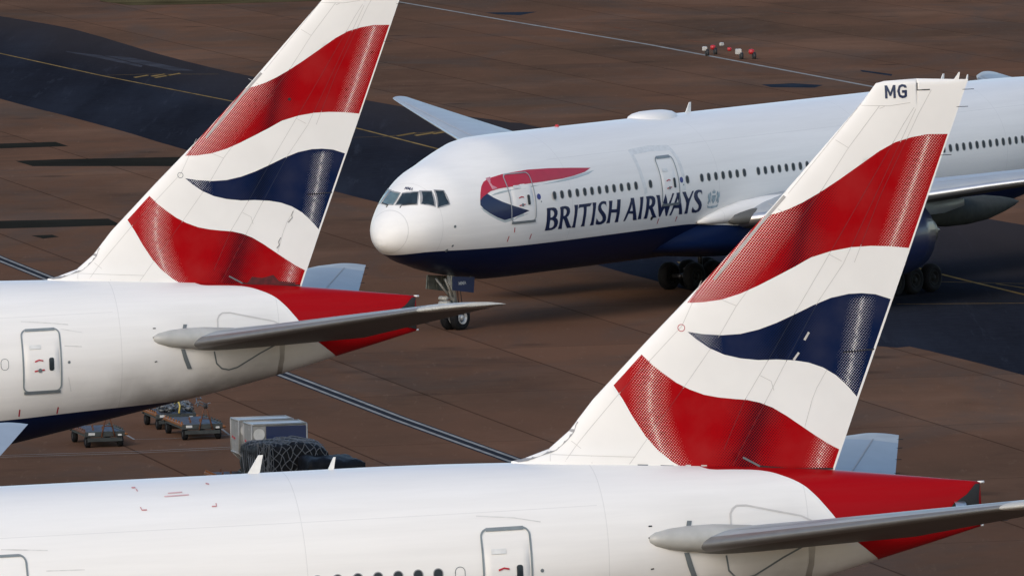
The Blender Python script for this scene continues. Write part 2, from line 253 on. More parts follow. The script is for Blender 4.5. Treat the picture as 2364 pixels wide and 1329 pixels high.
# outlines of lettering, emblem, fin livery (x, z on the aircraft) and of ground markings (x, y in metres)
DATA = json.loads('''{"L":{"B":[[[9.025,5.414],[9.235,5.421],[9.473,5.416],[9.62,5.371],[9.716,5.254],[9.729,5.135],[9.68,5.037],[9.597,4.967],[9.727,4.915],[9.804,4.825],[9.824,4.722],[9.791,4.605],[9.672,4.521],[9.498,4.482],[9.051,4.477],[9.065,4.659],[9.06,4.862],[9.047,5.134],[9.041,5.286]],[[9.234,5.348],[9.353,5.348],[9.473,5.289],[9.531,5.2],[9.524,5.116],[9.48,5.035],[9.379,4.995],[9.261,4.992],[9.235,5.188]],[[9.258,4.924],[9.391,4.923],[9.52,4.871],[9.596,4.772],[9.61,4.67],[9.557,4.58],[9.426,4.534],[9.278,4.541],[9.261,4.729]]],"R":[[[9.931,5.399],[10.068,5.415],[10.287,5.419],[10.478,5.377],[10.575,5.293],[10.601,5.173],[10.564,5.074],[10.491,5.003],[10.389,4.951],[10.493,4.842],[10.657,4.643],[10.84,4.476],[10.576,4.479],[10.467,4.589],[10.313,4.787],[10.205,4.905],[10.147,4.927],[10.136,4.783],[10.141,4.664],[10.174,4.475],[9.942,4.487],[9.975,4.625],[9.975,4.829],[9.969,5.067],[9.959,5.271]],[[10.144,5.333],[10.259,5.342],[10.355,5.292],[10.401,5.205],[10.387,5.104],[10.323,5.024],[10.231,4.993],[10.154,4.999],[10.144,5.156]]],"I":[[[10.935,5.416],[11.149,5.409],[11.141,5.218],[11.12,4.965],[11.098,4.746],[11.128,4.466],[10.912,4.471],[10.955,4.578],[10.961,4.79],[10.967,5.062],[10.964,5.265]]],"T":[[[11.269,5.409],[11.622,5.412],[12.146,5.42],[12.046,5.322],[11.777,5.311],[11.787,5.137],[11.78,4.9],[11.77,4.662],[11.796,4.473],[11.568,4.476],[11.611,4.589],[11.61,4.776],[11.619,5.014],[11.614,5.184],[11.593,5.312],[11.367,5.32],[11.233,5.293]]],"I2":[[[12.24,5.423],[12.472,5.413],[12.449,5.191],[12.428,4.92],[12.425,4.699],[12.454,4.471],[12.227,4.471],[12.261,4.592],[12.267,4.813],[12.279,5.05],[12.28,5.271]]],"S":[[[13.218,5.24],[13.167,5.317],[13.039,5.36],[12.925,5.351],[12.841,5.281],[12.833,5.18],[12.915,5.072],[13.074,4.958],[13.211,4.845],[13.285,4.72],[13.295,4.6],[13.213,4.512],[13.047,4.465],[12.851,4.459],[12.641,4.486],[12.616,4.591],[12.623,4.701],[12.683,4.646],[12.797,4.56],[12.932,4.542],[13.044,4.585],[13.077,4.685],[13.019,4.791],[12.885,4.903],[12.738,5.016],[12.653,5.125],[12.65,5.244],[12.727,5.357],[12.87,5.423],[13.04,5.436],[13.196,5.4]]],"H":[[[13.432,5.416],[13.652,5.409],[13.625,5.241],[13.618,5.029],[14.014,5.012],[14.029,5.177],[14.037,5.424],[14.251,5.417],[14.238,5.162],[14.234,4.855],[14.224,4.634],[14.241,4.473],[14.026,4.474],[14.046,4.613],[14.052,4.783],[14.042,4.912],[13.616,4.921],[13.61,4.731],[13.641,4.475],[13.413,4.475],[13.449,4.606],[13.453,4.845],[13.45,5.118],[13.453,5.27]]],"A":[[[15.01,5.421],[15.23,5.415],[15.273,5.256],[15.376,4.957],[15.503,4.656],[15.593,4.461],[15.363,4.467],[15.264,4.757],[14.923,4.792],[14.834,4.622],[14.764,4.481],[14.664,4.471],[14.742,4.691],[14.857,4.933],[14.948,5.155],[15.02,5.337]],[[15.108,5.216],[15.182,5.034],[15.242,4.846],[14.961,4.852],[15.034,5.024]]],"I3":[[[15.708,5.412],[15.918,5.413],[15.898,5.211],[15.882,4.962],[15.882,4.732],[15.919,4.474],[15.708,4.477],[15.718,4.64],[15.726,4.869],[15.731,5.119],[15.726,5.286]]],"R2":[[[16.145,5.405],[16.426,5.416],[16.636,5.391],[16.759,5.315],[16.811,5.186],[16.795,5.062],[16.721,4.974],[16.628,4.907],[16.747,4.773],[16.916,4.572],[17.059,4.457],[16.82,4.458],[16.699,4.588],[16.533,4.789],[16.434,4.88],[16.37,4.884],[16.377,4.717],[16.375,4.612],[16.37,4.46],[16.155,4.471],[16.185,4.605],[16.188,4.835],[16.189,5.085],[16.189,5.273]],[[16.383,5.332],[16.513,5.312],[16.587,5.223],[16.587,5.098],[16.522,5.009],[16.38,4.978],[16.371,5.156]]],"W":[[[16.899,5.409],[17.121,5.399],[17.189,5.159],[17.327,4.814],[17.388,4.977],[17.483,5.221],[17.567,5.399],[17.641,5.231],[17.764,4.908],[17.885,5.067],[18.009,5.267],[18.085,5.418],[18.177,5.401],[18.048,5.201],[17.923,4.854],[17.853,4.608],[17.836,4.466],[17.764,4.489],[17.658,4.664],[17.57,4.859],[17.447,4.722],[17.377,4.559],[17.336,4.468],[17.268,4.479],[17.141,4.744],[17.02,5.088],[16.97,5.279]]],"A2":[[[18.396,5.406],[18.615,5.407],[18.666,5.198],[18.768,4.898],[18.892,4.616],[18.959,4.468],[18.749,4.479],[18.653,4.759],[18.285,4.786],[18.2,4.624],[18.147,4.481],[18.043,4.478],[18.131,4.671],[18.227,4.916],[18.333,5.16],[18.403,5.301]],[[18.478,5.212],[18.563,5.017],[18.619,4.867],[18.326,4.867],[18.402,5.029]]],"Y":[[[18.827,5.413],[19.05,5.411],[19.14,5.248],[19.291,5.069],[19.392,5.188],[19.545,5.407],[19.634,5.405],[19.497,5.201],[19.365,4.98],[19.345,4.793],[19.338,4.604],[19.356,4.466],[19.15,4.466],[19.182,4.594],[19.183,4.762],[19.161,4.932],[19.066,5.086],[18.908,5.306]]],"S2":[[[20.265,5.24],[20.22,5.327],[20.095,5.357],[19.989,5.344],[19.92,5.255],[19.965,5.125],[20.105,5.01],[20.255,4.873],[20.323,4.742],[20.317,4.595],[20.212,4.497],[20.001,4.45],[19.703,4.482],[19.658,4.58],[19.684,4.684],[19.785,4.592],[19.933,4.528],[20.085,4.549],[20.146,4.65],[20.1,4.779],[19.926,4.918],[19.782,5.034],[19.695,5.166],[19.705,5.312],[19.811,5.399],[19.989,5.428],[20.22,5.401],[20.266,5.314]]]},"SP":{"red":[[5.239,6.027],[5.366,6.326],[5.544,6.588],[5.758,6.773],[6.016,6.877],[6.345,6.948],[6.806,7.025],[7.442,7.076],[8.39,7.123],[9.805,7.088],[11.258,7.006],[12.633,6.911],[12.121,6.774],[11.222,6.665],[10.372,6.602],[8.973,6.564],[8.028,6.549],[7.156,6.49],[6.359,6.451],[5.897,6.37],[5.694,6.28],[5.438,6.168]],"blue":[[5.239,6.027],[5.438,6.168],[5.694,6.28],[5.967,6.089],[6.376,5.892],[6.904,5.702],[7.464,5.533],[7.877,5.418],[7.457,5.308],[6.962,5.188],[6.432,5.108],[6.027,5.253],[5.612,5.467],[5.332,5.655],[5.188,5.833]],"gred":[[12.838,6.804],[12.334,6.666],[11.44,6.557],[10.589,6.494],[9.182,6.456],[8.231,6.443],[7.332,6.386],[6.525,6.347],[6.056,6.268],[5.855,6.178]],"gblue":[[7.904,5.304],[7.487,5.194],[6.994,5.074],[6.466,4.994],[6.054,5.14],[5.627,5.355],[5.338,5.543],[5.185,5.722]]},"FIN":{"R1":[[62.22,16.55],[61.65,16.57],[61.21,16.51],[60.76,16.4],[60.32,16.19],[59.76,15.84],[59.2,15.49],[58.65,15.17],[58.2,14.94],[57.82,14.78],[57.49,14.68],[57.32,14.65],[57.12,14.62],[55.52,13.01],[55.02,12.45],[55.42,12.45],[55.91,12.5],[56.41,12.63],[56.91,12.82],[57.41,13.04],[57.92,13.27],[58.22,13.42],[58.37,13.49],[58.93,13.63],[59.48,13.7],[60.02,13.71],[60.57,13.67],[61.07,13.6]],"B":[[54.97,11.7],[55.39,11.62],[55.88,11.57],[56.38,11.58],[56.88,11.67],[57.37,11.82],[57.88,12.02],[58.38,12.23],[58.88,12.4],[59.38,12.48],[59.73,12.48],[60.12,12.43],[60.54,12.28],[59.54,9.76],[59.25,10.1],[58.97,10.36],[58.62,10.58],[58.23,10.73],[57.84,10.81],[57.34,10.86],[56.85,10.87],[56.36,10.94],[55.92,11.06],[55.53,11.25],[55.19,11.5]],"R2":[[53.74,11.16],[53.99,10.89],[54.28,10.64],[54.61,10.39],[54.95,10.2],[55.34,10.04],[55.73,9.95],[56.13,9.89],[56.52,9.84],[56.86,9.75],[57.21,9.6],[57.59,9.36],[57.98,9.08],[58.37,8.8],[58.71,8.57],[59.02,8.4],[58.83,7.89],[55.72,8.05],[55.24,8.0],[54.98,8.05],[54.69,8.16],[54.4,8.35],[54.06,8.63],[53.73,9.03],[53.4,9.57],[53.17,10.02],[52.96,10.39]]},"G":{"taxi_top":[[-57.11,850.81],[-39.13,781.48],[-36.38,771.26],[-34.25,753.81],[-31.88,751.96],[-28.39,730.32],[-25.53,715.6],[-22.04,696.48],[-19.04,689.33],[-17.05,680.18],[-8.97,637.18],[-6.32,631.71],[0.09,606.56],[1.68,600.93],[14.39,539.3],[25.3,498.16],[32.39,466.55]],"taxi_bot":[[-48.69,723.68],[-32.58,648.22],[-28.02,627.72],[-23.77,608.48],[-20.23,590.55],[-18.88,583.95],[-9.41,538.5],[-6.78,527.11],[3.95,474.71],[7.14,459.85],[11.58,437.61],[15.13,419.5],[16.47,418.9],[17.97,412.7],[20.34,402.32],[25.92,374.68]],"yellow":[[-48.34,768.12],[-35.88,715.29],[-27.28,678.19],[-17.98,641.3],[-8.9,602.41],[-3.73,576.65],[9.32,515.84],[20.14,461.1],[22.74,448.75],[27.7,425.89]],"yellow2":[[-27.28,678.19],[-24.49,678.9],[-19.34,676.75]],"yellow3":[[-9.15,592.71],[-7.37,593.02],[-3.21,599.29]],"yellow4":[[19.04,458.46],[23.11,455.82]],"yellow5":[[16.91,444.26],[22.46,443.25]],"yellow6":[[21.88,456.18],[22.96,452.97]],"white":[[-20.94,861.47],[-8.47,794.41],[0.32,753.18],[9.98,708.91],[23.03,642.46],[33.52,590.43]],"double":[[-33.93,535.63],[-24.67,487.4],[-21.98,474.02],[-9.45,410.85],[-4.5,387.04],[-0.15,367.34],[7.29,334.93]],"w1":[[-22.22,372.42],[-19.03,372.63],[-14.25,373.24],[-10.36,374.45]],"w1b":[[-19.07,373.4],[-14.28,374.02],[-10.38,375.23]],"w2":[[-14.83,382.39],[-14.32,379.48],[-12.85,379.53],[-10.76,380.62],[-11.13,383.52]],"strip1":[[-32.44,593.57],[-29.89,593.6],[-26.67,594.33],[-25.69,589.22],[-29.63,588.3],[-32.15,588.27]],"strip2":[[-28.09,574.47],[-25.55,575.36],[-17.65,575.26],[-16.01,569.32],[-17.36,565.39],[-26.84,568.71]],"strip3":[[-27.5,517.77],[-26.18,518.08],[-20.63,518.13],[-19.75,512.42],[-25.86,511.5],[-27.16,511.2]],"strip4":[[-23.99,505.29],[-22.97,505.67],[-22.54,503.8],[-23.27,502.64]],"grass":[[-32.37,807.08],[-29.69,797.93],[-22.84,797.16],[-13.31,799.41],[-5.89,815.31],[-29.12,886.57],[-35.19,849.16]],"blue1":[[16.23,647.56],[18.25,648.49],[20.1,645.4],[19.45,642.19],[16.74,643.87]],"blue2":[[23.15,665.12],[25.02,658.21],[24.87,655.86],[23.2,662.63]],"blue3":[[-1.64,770.08],[2.32,769.81],[0.99,763.97],[-0.65,766.36]],"or1":[[7.83,738.91],[9.58,732.12]],"or2":[[1.36,719.12],[2.74,719.21]],"or3":[[12.53,715.51],[14.22,708.41]],"or4":[[20.1,762.87],[21.84,755.6]],"marks_x":[[-23.71,677.32]],"objs":[[13.5,693.71],[14.11,688.79],[14.77,694.49],[15.32,687.61],[15.64,683.55],[16.55,683.8]],"jt1":[[-1.54,423.67],[5.2,387.81]]}}''')
# x, top, bottom, half width
SEC=[(1.285,4.613,4.571,0.02),(1.325,4.859,4.367,0.257),(1.407,5.062,4.24,0.445),(1.559,5.31,4.094,0.688),(1.805,5.603,3.942,0.96),(2.128,5.891,3.777,1.243),(2.497,6.185,3.63,1.496),(2.952,6.623,3.425,1.719),(3.502,7.023,3.271,1.927),(4.321,7.471,3.034,2.209),(5.181,7.729,2.848,2.43),(6.545,8.182,2.602,2.742),(8.0,8.53,2.39,2.97),(10.0,8.56,2.36,3.08),(11.5,8.56,2.36,3.1),(20.0,8.56,2.36,3.1),(30.0,8.56,2.36,3.1),(40.0,8.56,2.36,3.1),(42.0,8.56,2.37,3.1),(44.0,8.56,2.46,3.08),(46.0,8.56,2.65,3.02),(48.0,8.54,2.93,2.9),(50.0,8.49,3.3,2.7),(52.0,8.41,3.7,2.42),(54.0,8.29,4.09,2.07),(56.0,8.14,4.48,1.68),(58.0,7.96,4.93,1.26),(60.0,7.72,5.45,0.83),(61.5,7.53,5.83,0.48),(62.8,7.36,6.17,0.14)]
def herm(xs,ys,x):
    n=len(xs)
    if x<=xs[0]: return ys[0]
    if x>=xs[-1]: return ys[-1]
    i=0
    while xs[i+1]<x: i+=1
    def sl(k):
        if k==0: return (ys[1]-ys[0])/(xs[1]-xs[0])
        if k==n-1: return (ys[-1]-ys[-2])/(xs[-1]-xs[-2])
        a=(ys[k]-ys[k-1])/(xs[k]-xs[k-1]); b=(ys[k+1]-ys[k])/(xs[k+1]-xs[k])
        if a*b<=0: return 0
        h0=xs[k]-xs[k-1];h1=xs[k+1]-xs[k]
        return (h0+h1)*3/((2*h1+h0)/a+(h1+2*h0)/b)
    h=xs[i+1]-xs[i];t=(x-xs[i])/h;m0=sl(i)*h;m1=sl(i+1)*h
    return (2*t**3-3*t*t+1)*ys[i]+(t**3-2*t*t+t)*m0+(-2*t**3+3*t*t)*ys[i+1]+(t**3-t*t)*m1
XS=[s[0] for s in SEC]
def sec(x): return tuple(herm(XS,[s[k] for s in SEC],x) for k in (1,2,3))
def half(x,z):
    t,b,w=sec(x);c=(t+b)/2;r=(t-b)/2
    q=1-((z-c)/r)**2
    return w*math.sqrt(q) if q>0 else -math.sqrt(-q)*w

# ---------------------------------------------------------------- airliner geometry (x = metres behind the nose, z above the wheels)
def ap(x, yp, z): return (x - PX, -yp, z)
def inside(p, ring):
    x, y = p; c = False; j = len(ring) - 1
    for i in range(len(ring)):
        xi, yi = ring[i]; xj, yj = ring[j]
        if (yi > y) != (yj > y) and x < (xj - xi) * (y - yi) / (yj - yi) + xi: c = not c
        j = i
    return c
def tri2d(rings, dx=.3, dz=.12, extra=()):
    """triangulate the even-odd area of rings with interior grid points"""
    vs = []; es = []
    for r in rings:
        n = len(vs); r = list(r)
        vs += [Vector(p) for p in r]; es += [(n + i, n + (i + 1) % len(r)) for i in range(len(r))]
    xs = [v.x for v in vs]; zs = [v.y for v in vs]
    i = math.floor(min(xs) / dx)
    while i * dx < max(xs):
        k = math.floor(min(zs) / dz)
        while k * dz < max(zs):
            p = (i * dx + .0007, k * dz + .0007); c = sum(inside(p, r) for r in rings) % 2
            if c: vs.append(Vector(p))
            k += 1
        i += 1
    vs += [Vector(p) for p in extra]
    V, E_, F, *_ = delaunay_2d_cdt(vs, es, [], 0, 1e-5)
    out = []
    for f in F:
        c = sum((V[i] for i in f), Vector((0, 0))) / len(f)
        if sum(inside((c.x, c.y), r) for r in rings) % 2: out.append(tuple(f))
    return [(v.x, v.y) for v in V], out
def fus_pt(x, z, off=.008, side=1):
    h = half(x, z); t, b, w = sec(x); c = (t + b) / 2; r = (t - b) / 2
    ny = h / (w * w) if w else 1; nz = (z - c) / (r * r); l = math.hypot(ny, nz) or 1
    return ap(x, (h + off * ny / l) * side, z + off * nz / l)
def bolder(rings, d):
    out = []
    for i, r in enumerate(rings):
        n = len(r); ar = sum(r[k][0] * r[(k + 1) % n][1] - r[(k + 1) % n][0] * r[k][1] for k in range(n)); s = (1 if ar > 0 else -1) * (1 if i == 0 else -1); q = []
        for k in range(n):
            a, b, c = r[k - 1], r[k], r[(k + 1) % n]; u = Vector((b[0] - a[0], b[1] - a[1])); v = Vector((c[0] - b[0], c[1] - b[1]))
            if u.length < 1e-6 or v.length < 1e-6: q.append(b); continue
            u.normalize(); v.normalize(); m = Vector((u.y + v.y, -u.x - v.x)); l = m.length
            if l < .3: q.append(b); continue
            m = m / l * min(2, 2 / l) * d * s; q.append((b[0] + m.x, b[1] + m.y))
        out.append(q)
    return out
def decal(name, rings, mat, parent, off=.008, fn=fus_pt, dx=.3, dz=.12, **kw):
    V, F = tri2d(rings, dx, dz)
    P = [fn(x, z, off) for x, z in V]
    F = [f[::-1] if flip(P, f) else f for f in F]
    return mesh(name, P, F, mat, parent, True, **kw)
def flip(P, f):
    a, b, c = (Vector(P[i]) for i in f[:3]); return (b - a).cross(c - a).y > 0      # port side faces -y
def stroke(pts, w, closed=False, step=.15):
    """outline ring(s) of a polyline with width w"""
    P = []
    n = len(pts)
    seq = list(pts) + ([pts[0]] if closed else [])
    for a, b in zip(seq[:-1], seq[1:]):
        k = max(1, int(math.dist(a, b) / step))
        P += [(a[0] + (b[0] - a[0]) * i / k, a[1] + (b[1] - a[1]) * i / k) for i in range(k)]
    if not closed: P.append(seq[-1])
    m = len(P); Lf = []; Rt = []
    for i, p in enumerate(P):
        q0 = P[(i - 1) % m] if closed or i else P[i]; q1 = P[(i + 1) % m] if closed or i < m - 1 else P[i]
        d = (q1[0] - q0[0], q1[1] - q0[1]); l = math.hypot(*d) or 1; nx, nz = -d[1] / l * w / 2, d[0] / l * w / 2
        Lf.append((p[0] + nx, p[1] + nz)); Rt.append((p[0] - nx, p[1] - nz))
    return Lf, Rt
def strokes(name, lines, w, mat, parent, off=.012, fn=fus_pt, closed=False, one=False, **kw):
    o = None; vs = []; fs = []
    for pts in lines:
        Lf, Rt = stroke(pts, w, closed)
        if not one: vs = []; fs = []
        n = len(vs); m = len(Lf)
        for a, b in zip(Lf, Rt): vs += [fn(a[0], a[1], off), fn(b[0], b[1], off)]
        for i in range(m if closed else m - 1):
            j = (i + 1) % m; f = (n + 2 * i, n + 2 * i + 1, n + 2 * j + 1, n + 2 * j); fs.append(f[::-1] if flip(vs, f) else f)
        if not one: o = mesh(name, vs, fs, mat, parent, True, **kw)
    if one: o = mesh(name, vs, fs, mat, parent, True, **kw)
    return o
def rrect(x0, x1, z0, z1, r, n=5):
    out = []
    for cx, cz, a0 in ((x1 - r, z1 - r, 0), (x0 + r, z1 - r, 90), (x0 + r, z0 + r, 180), (x1 - r, z0 + r, 270)):
        for k in range(n + 1):
            a = R(a0 + 90 * k / n); out.append((cx + r * math.cos(a), cz + r * math.sin(a)))
    return out
def circle(x, z, r, n=16, rz=None): return [(x + r * math.cos(2 * math.pi * k / n), z + (rz or r) * math.sin(2 * math.pi * k / n)) for k in range(n)]
def text2d(s, size, x0, z0, shear=0, xs=1):
    cu = bpy.data.curves.new('lettering', 'FONT'); cu.body = s; cu.size = size; cu.resolution_u = 4; cu.offset = size * .004
    o = bpy.data.objects.new('lettering', cu); C.objects.link(o)
    dg = bpy.context.evaluated_depsgraph_get(); me = bpy.data.meshes.new_from_object(o.evaluated_get(dg))
    vs = [(x0 + v.co.x * xs + v.co.y * shear, z0 + v.co.y) for v in me.vertices]; fs = [tuple(p.vertices) for p in me.polygons]
    bpy.data.objects.remove(o); bpy.data.curves.remove(cu); bpy.data.meshes.remove(me)
    return vs, fs
def text_on(name, s, size, x, z, mat, parent, fn=fus_pt, off=.01, xs=1, **kw):
    vs, fs = text2d(s, size, x, z, 0, xs); P = [fn(a, b, off) for a, b in vs]
    return mesh(name, P, [f[::-1] if flip(P, f) else f for f in fs], mat, parent, True, **kw)

def make_fuselage(root):
    xs = [1.285 + q for q in (0, .01, .025, .045, .075, .11, .15, .2, .26, .33, .41, .5, .6, .7, .8, .9, 1.0, 1.1, 1.2, 1.3, 1.42, 1.55, 1.7, 1.85, 2.0, 2.2, 2.4, 2.65, 2.9, 3.2, 3.5, 3.8)] + [5.5, 6, 6.5, 7, 7.5, 8, 8.7, 9.4, 10, 10.7, 11.5]
    x = 13
    while x < 41: xs.append(x); x += 2
    x = 41
    while x < 62.7: xs.append(x); x += .25
    xs.append(62.8); n = 120; vs = []; fs = []
    for x in xs:
        t, b, w = sec(x); c = (t + b) / 2; r = (t - b) / 2
        for k in range(n): a = 2 * math.pi * k / n; vs.append(ap(x, -w * math.cos(a), c + r * math.sin(a)))
    for i in range(len(xs) - 1):
        for k in range(n): fs.append((i * n + k, (i + 1) * n + k, (i + 1) * n + (k + 1) % n, i * n + (k + 1) % n))
    fs.append(tuple(range(n))); fs.append(tuple((len(xs) - 1) * n + k for k in range(n - 1, -1, -1)))
    return mesh('fuselage', vs, fs, M['fus'], root, True)

XLE = [(7.2, 50.0), (8.53, 50.19), (8.58, 50.5), (8.8, 51.19), (9.26, 51.77), (10.04, 52.43), (11.53, 53.96), (13.06, 55.59), (14.82, 57.38), (17.5, 59.94), (17.96, 60.31), (18.05, 60.4)]
XTE = [(7.2, 58.62), (7.89, 58.89), (9.74, 59.60), (13.29, 61.0), (17.96, 62.82), (18.05, 62.85)]
ZTOP = [(60.31, 17.96), (60.54, 18.01), (61.42, 18.04), (62.82, 17.96)]
def lin(P, v):
    if v <= P[0][0]: return P[0][1]
    for a, b in zip(P[:-1], P[1:]):
        if v <= b[0]: return a[1] + (b[1] - a[1]) * (v - a[0]) / (b[0] - a[0])
    return P[-1][1]
def foil(s): return 5 * (.2969 * math.sqrt(max(s, 0)) - .126 * s - .3516 * s * s + .2843 * s ** 3 - .1036 * s ** 4)
def fin_half(x, z):
    a = lin(XLE, min(z, 17.96)); b = lin(XTE, z); c = b - a; s = min(max((x - a) / c, 0), 1)
    h = foil(s) * c * .088; d = lin(ZTOP, x) - z if x > 60.2 else 1
    return max(h * math.sqrt(max(0, 1 - ((.16 - d) / .16) ** 2)) if d < .16 else h, 0)
def fin_pt(x, z, off=.008, side=1): return ap(x, (fin_half(x, z) + off) * side, z)
HINGE = [(55.9, 7.85), (56.07, 8.14), (56.96, 9.68), (57.48, 10.58), (58.53, 12.33), (59.25, 13.29), (60.93, 16.51), (61.40, 17.29), (61.41, 18.2)]
def segdist(p, a, b):
    ax, ay = a; bx, by = b; t = max(0, min(1, ((p[0] - ax) * (bx - ax) + (p[1] - ay) * (by - ay)) / ((bx - ax) ** 2 + (by - ay) ** 2)))
    return math.hypot(p[0] - ax - t * (bx - ax), p[1] - ay - t * (by - ay))
def pdist(p, P): return min(segdist(p, a, b) for a, b in zip(P[:-1], P[1:]))
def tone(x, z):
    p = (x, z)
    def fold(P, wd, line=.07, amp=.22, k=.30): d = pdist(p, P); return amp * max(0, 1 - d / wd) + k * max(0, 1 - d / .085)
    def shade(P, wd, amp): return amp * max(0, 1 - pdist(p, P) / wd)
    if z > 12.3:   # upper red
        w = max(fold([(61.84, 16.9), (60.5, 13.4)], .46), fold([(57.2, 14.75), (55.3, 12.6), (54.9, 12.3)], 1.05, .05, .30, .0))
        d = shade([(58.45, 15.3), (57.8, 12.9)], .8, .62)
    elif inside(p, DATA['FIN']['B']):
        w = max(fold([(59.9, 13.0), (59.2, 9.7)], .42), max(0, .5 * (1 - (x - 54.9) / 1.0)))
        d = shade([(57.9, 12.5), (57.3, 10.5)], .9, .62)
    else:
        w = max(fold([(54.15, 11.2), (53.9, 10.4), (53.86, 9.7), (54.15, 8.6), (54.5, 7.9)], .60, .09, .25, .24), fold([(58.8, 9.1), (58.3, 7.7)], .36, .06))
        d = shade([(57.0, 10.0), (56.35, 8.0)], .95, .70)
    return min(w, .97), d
def make_fin(root):
    lv = DATA['FIN']; outline = [(lin(XLE, 7.2), 7.2), (lin(XTE, 7.2), 7.2)] + [(x, z) for z, x in XTE[1:-1]] + ZTOP[::-1][1:] + [(x, z) for z, x in XLE[::-1][2:-1]]
    vs = []; es = []
    def ring(r, closed=True):
        n = len(vs)
        vs.extend(Vector(p) for p in r); es.extend((n + i, n + (i + 1) % len(r)) for i in range(len(r) if closed else len(r) - 1))
    ring(outline); ring(HINGE, False)
    for k in ('R1', 'B', 'R2'): ring(lv[k])
    for rdg in ([(61.90, 17.05), (60.45, 13.3)], [(59.92, 13.1), (59.18, 9.6)], [(54.22, 11.4), (53.9, 10.4), (53.86, 9.7), (54.15, 8.6), (54.5, 7.9)], [(58.85, 9.3), (58.3, 7.7)]):
        for d_ in (-.085, 0, .085):     # follow the printed folds exactly
            Q = []
            for a_, b_ in zip(rdg[:-1], rdg[1:]):
                k_ = max(1, int(math.dist(a_, b_) / .2)); Q += [(a_[0] + (b_[0] - a_[0]) * i / k_ + d_, a_[1] + (b_[1] - a_[1]) * i / k_) for i in range(k_)]
            for q in Q:
                if inside(q, outline): vs.append(Vector(q))
    z = 7.25; srow = [.0015, .005, .012, .022, .035, .05] + [.07 + .0225 * k for k in range(41)] + [.985]
    while z < 18.0:
        a = lin(XLE, min(z, 17.96)); b = lin(XTE, z)
        for s in srow:
            p = (a + (b - a) * s, z)
            if inside(p, outline): vs.append(Vector(p))
        z += .14 if z < 17.6 else .05
    for e in range(len(outline)):   # densify the border
        pass
    V, E_, F, *_ = delaunay_2d_cdt(vs, es, [], 0, 1e-4)
    V = [(v.x, v.y) for v in V]
    parts = {'fin': ([], []), 'rudder': ([], [])}
    def hx(z): return lin([(b, a) for a, b in HINGE], z)
    for f in F:
        cx = sum(V[i][0] for i in f) / 3; cz = sum(V[i][1] for i in f) / 3
        if not inside((cx, cz), outline): continue
        mi = 1 if (inside((cx, cz), lv['R1']) or inside((cx, cz), lv['R2'])) else 2 if inside((cx, cz), lv['B']) else 0
        k = 'rudder' if cx > hx(cz) else 'fin'
        parts[k][0].append(f); parts[k][1].append(mi)
    res = {}
    for k, (fs, mi) in parts.items():
        used = sorted({i for f in fs for i in f}); mp = {o: i for i, o in enumerate(used)}; n = len(used)
        P = [fin_pt(*V[i], 0) for i in used] + [fin_pt(*V[i], 0, -1) for i in used]
        F2 = []; m2 = []
        for f, m_ in zip(fs, mi):
            g = tuple(mp[i] for i in f); g = g[::-1] if flip(P, g) else g
            F2.append(g); m2.append(m_); F2.append(tuple(i + n for i in g[::-1])); m2.append(m_)
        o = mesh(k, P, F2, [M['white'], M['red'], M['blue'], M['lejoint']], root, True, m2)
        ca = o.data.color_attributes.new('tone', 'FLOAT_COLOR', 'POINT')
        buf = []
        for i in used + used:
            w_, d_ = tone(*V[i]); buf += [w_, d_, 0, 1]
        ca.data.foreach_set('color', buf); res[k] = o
    fin = res['fin']; rud = res['rudder']
    PL = [[(59.89, 17.4), (60.63, 17.36), (61.2, 17.42)], [(60.36, 17.37), (59.48, 16.31), (58.7, 15.22), (56.3, 12.32), (55.78, 11.52), (54.78, 10.23), (53.26, 8.33)], [(59.15, 16.53), (59.48, 16.31)], [(59.89, 17.45), (57.83, 15.18)],
          [(55.44, 13.0), (54.83, 11.86), (53.03, 10.12), (52.01, 9.02), (51.55, 8.49)], [(51.16, 8.51), (51.19, 8.68), (53.42, 8.51)], [(52.26, 8.6), (52.26, 8.4)], [(55.9, 12.5), (56.3, 12.32)], [(51.77, 9.0), (52.0, 8.8)],
          [(61.3, 17.29), (61.0, 16.87), (60.71, 16.41), (58.71, 13.31), (57.88, 12.05), (57.1, 10.83), (56.47, 9.88), (55.84, 8.58)], [(56.89, 10.46), (57.18, 10.3), (57.25, 10.05)], [(57.3, 14.95), (57.8, 14.62)], [(58.85, 13.55), (59.2, 13.35)], [(60.36, 17.3), (60.5, 17.35)]]
    PR = [[(61.79, 17.73), (61.42, 17.12), (60.3, 15.0), (59.55, 13.3)], [(61.35, 17.25), (59.25, 13.29), (58.53, 12.33), (57.48, 10.58), (56.07, 8.14)], [(58.72, 10.51), (58.43, 10.05), (58.3, 9.76), (58.08, 9.05)]]
    def joints(lines, parent):
        runs = {0: [], 1: [], 2: []}
        for pts in lines:
            Q = []
            for a_, b_ in zip(pts[:-1], pts[1:]):
                k_ = max(1, int(math.dist(a_, b_) / .12)); Q += [(a_[0] + (b_[0] - a_[0]) * i / k_, a_[1] + (b_[1] - a_[1]) * i / k_) for i in range(k_)]
            Q.append(pts[-1]); cur = None
            for a_, b_ in zip(Q[:-1], Q[1:]):
                c_ = ((a_[0] + b_[0]) / 2, (a_[1] + b_[1]) / 2); r_ = 1 if inside(c_, lv['R1']) or inside(c_, lv['R2']) else 2 if inside(c_, lv['B']) else 0
                if cur is not None and cur == r_: runs[r_][-1].append(b_)
                else: runs[r_].append([a_, b_]); cur = r_
        for k_, mt in ((0, 'seam'), (1, 'seamr'), (2, 'seamb')):
            if runs[k_]: strokes('panel_line', runs[k_], .013, M[mt], parent, .004, fin_pt)
    joints(PL, fin); joints(PR, rud)
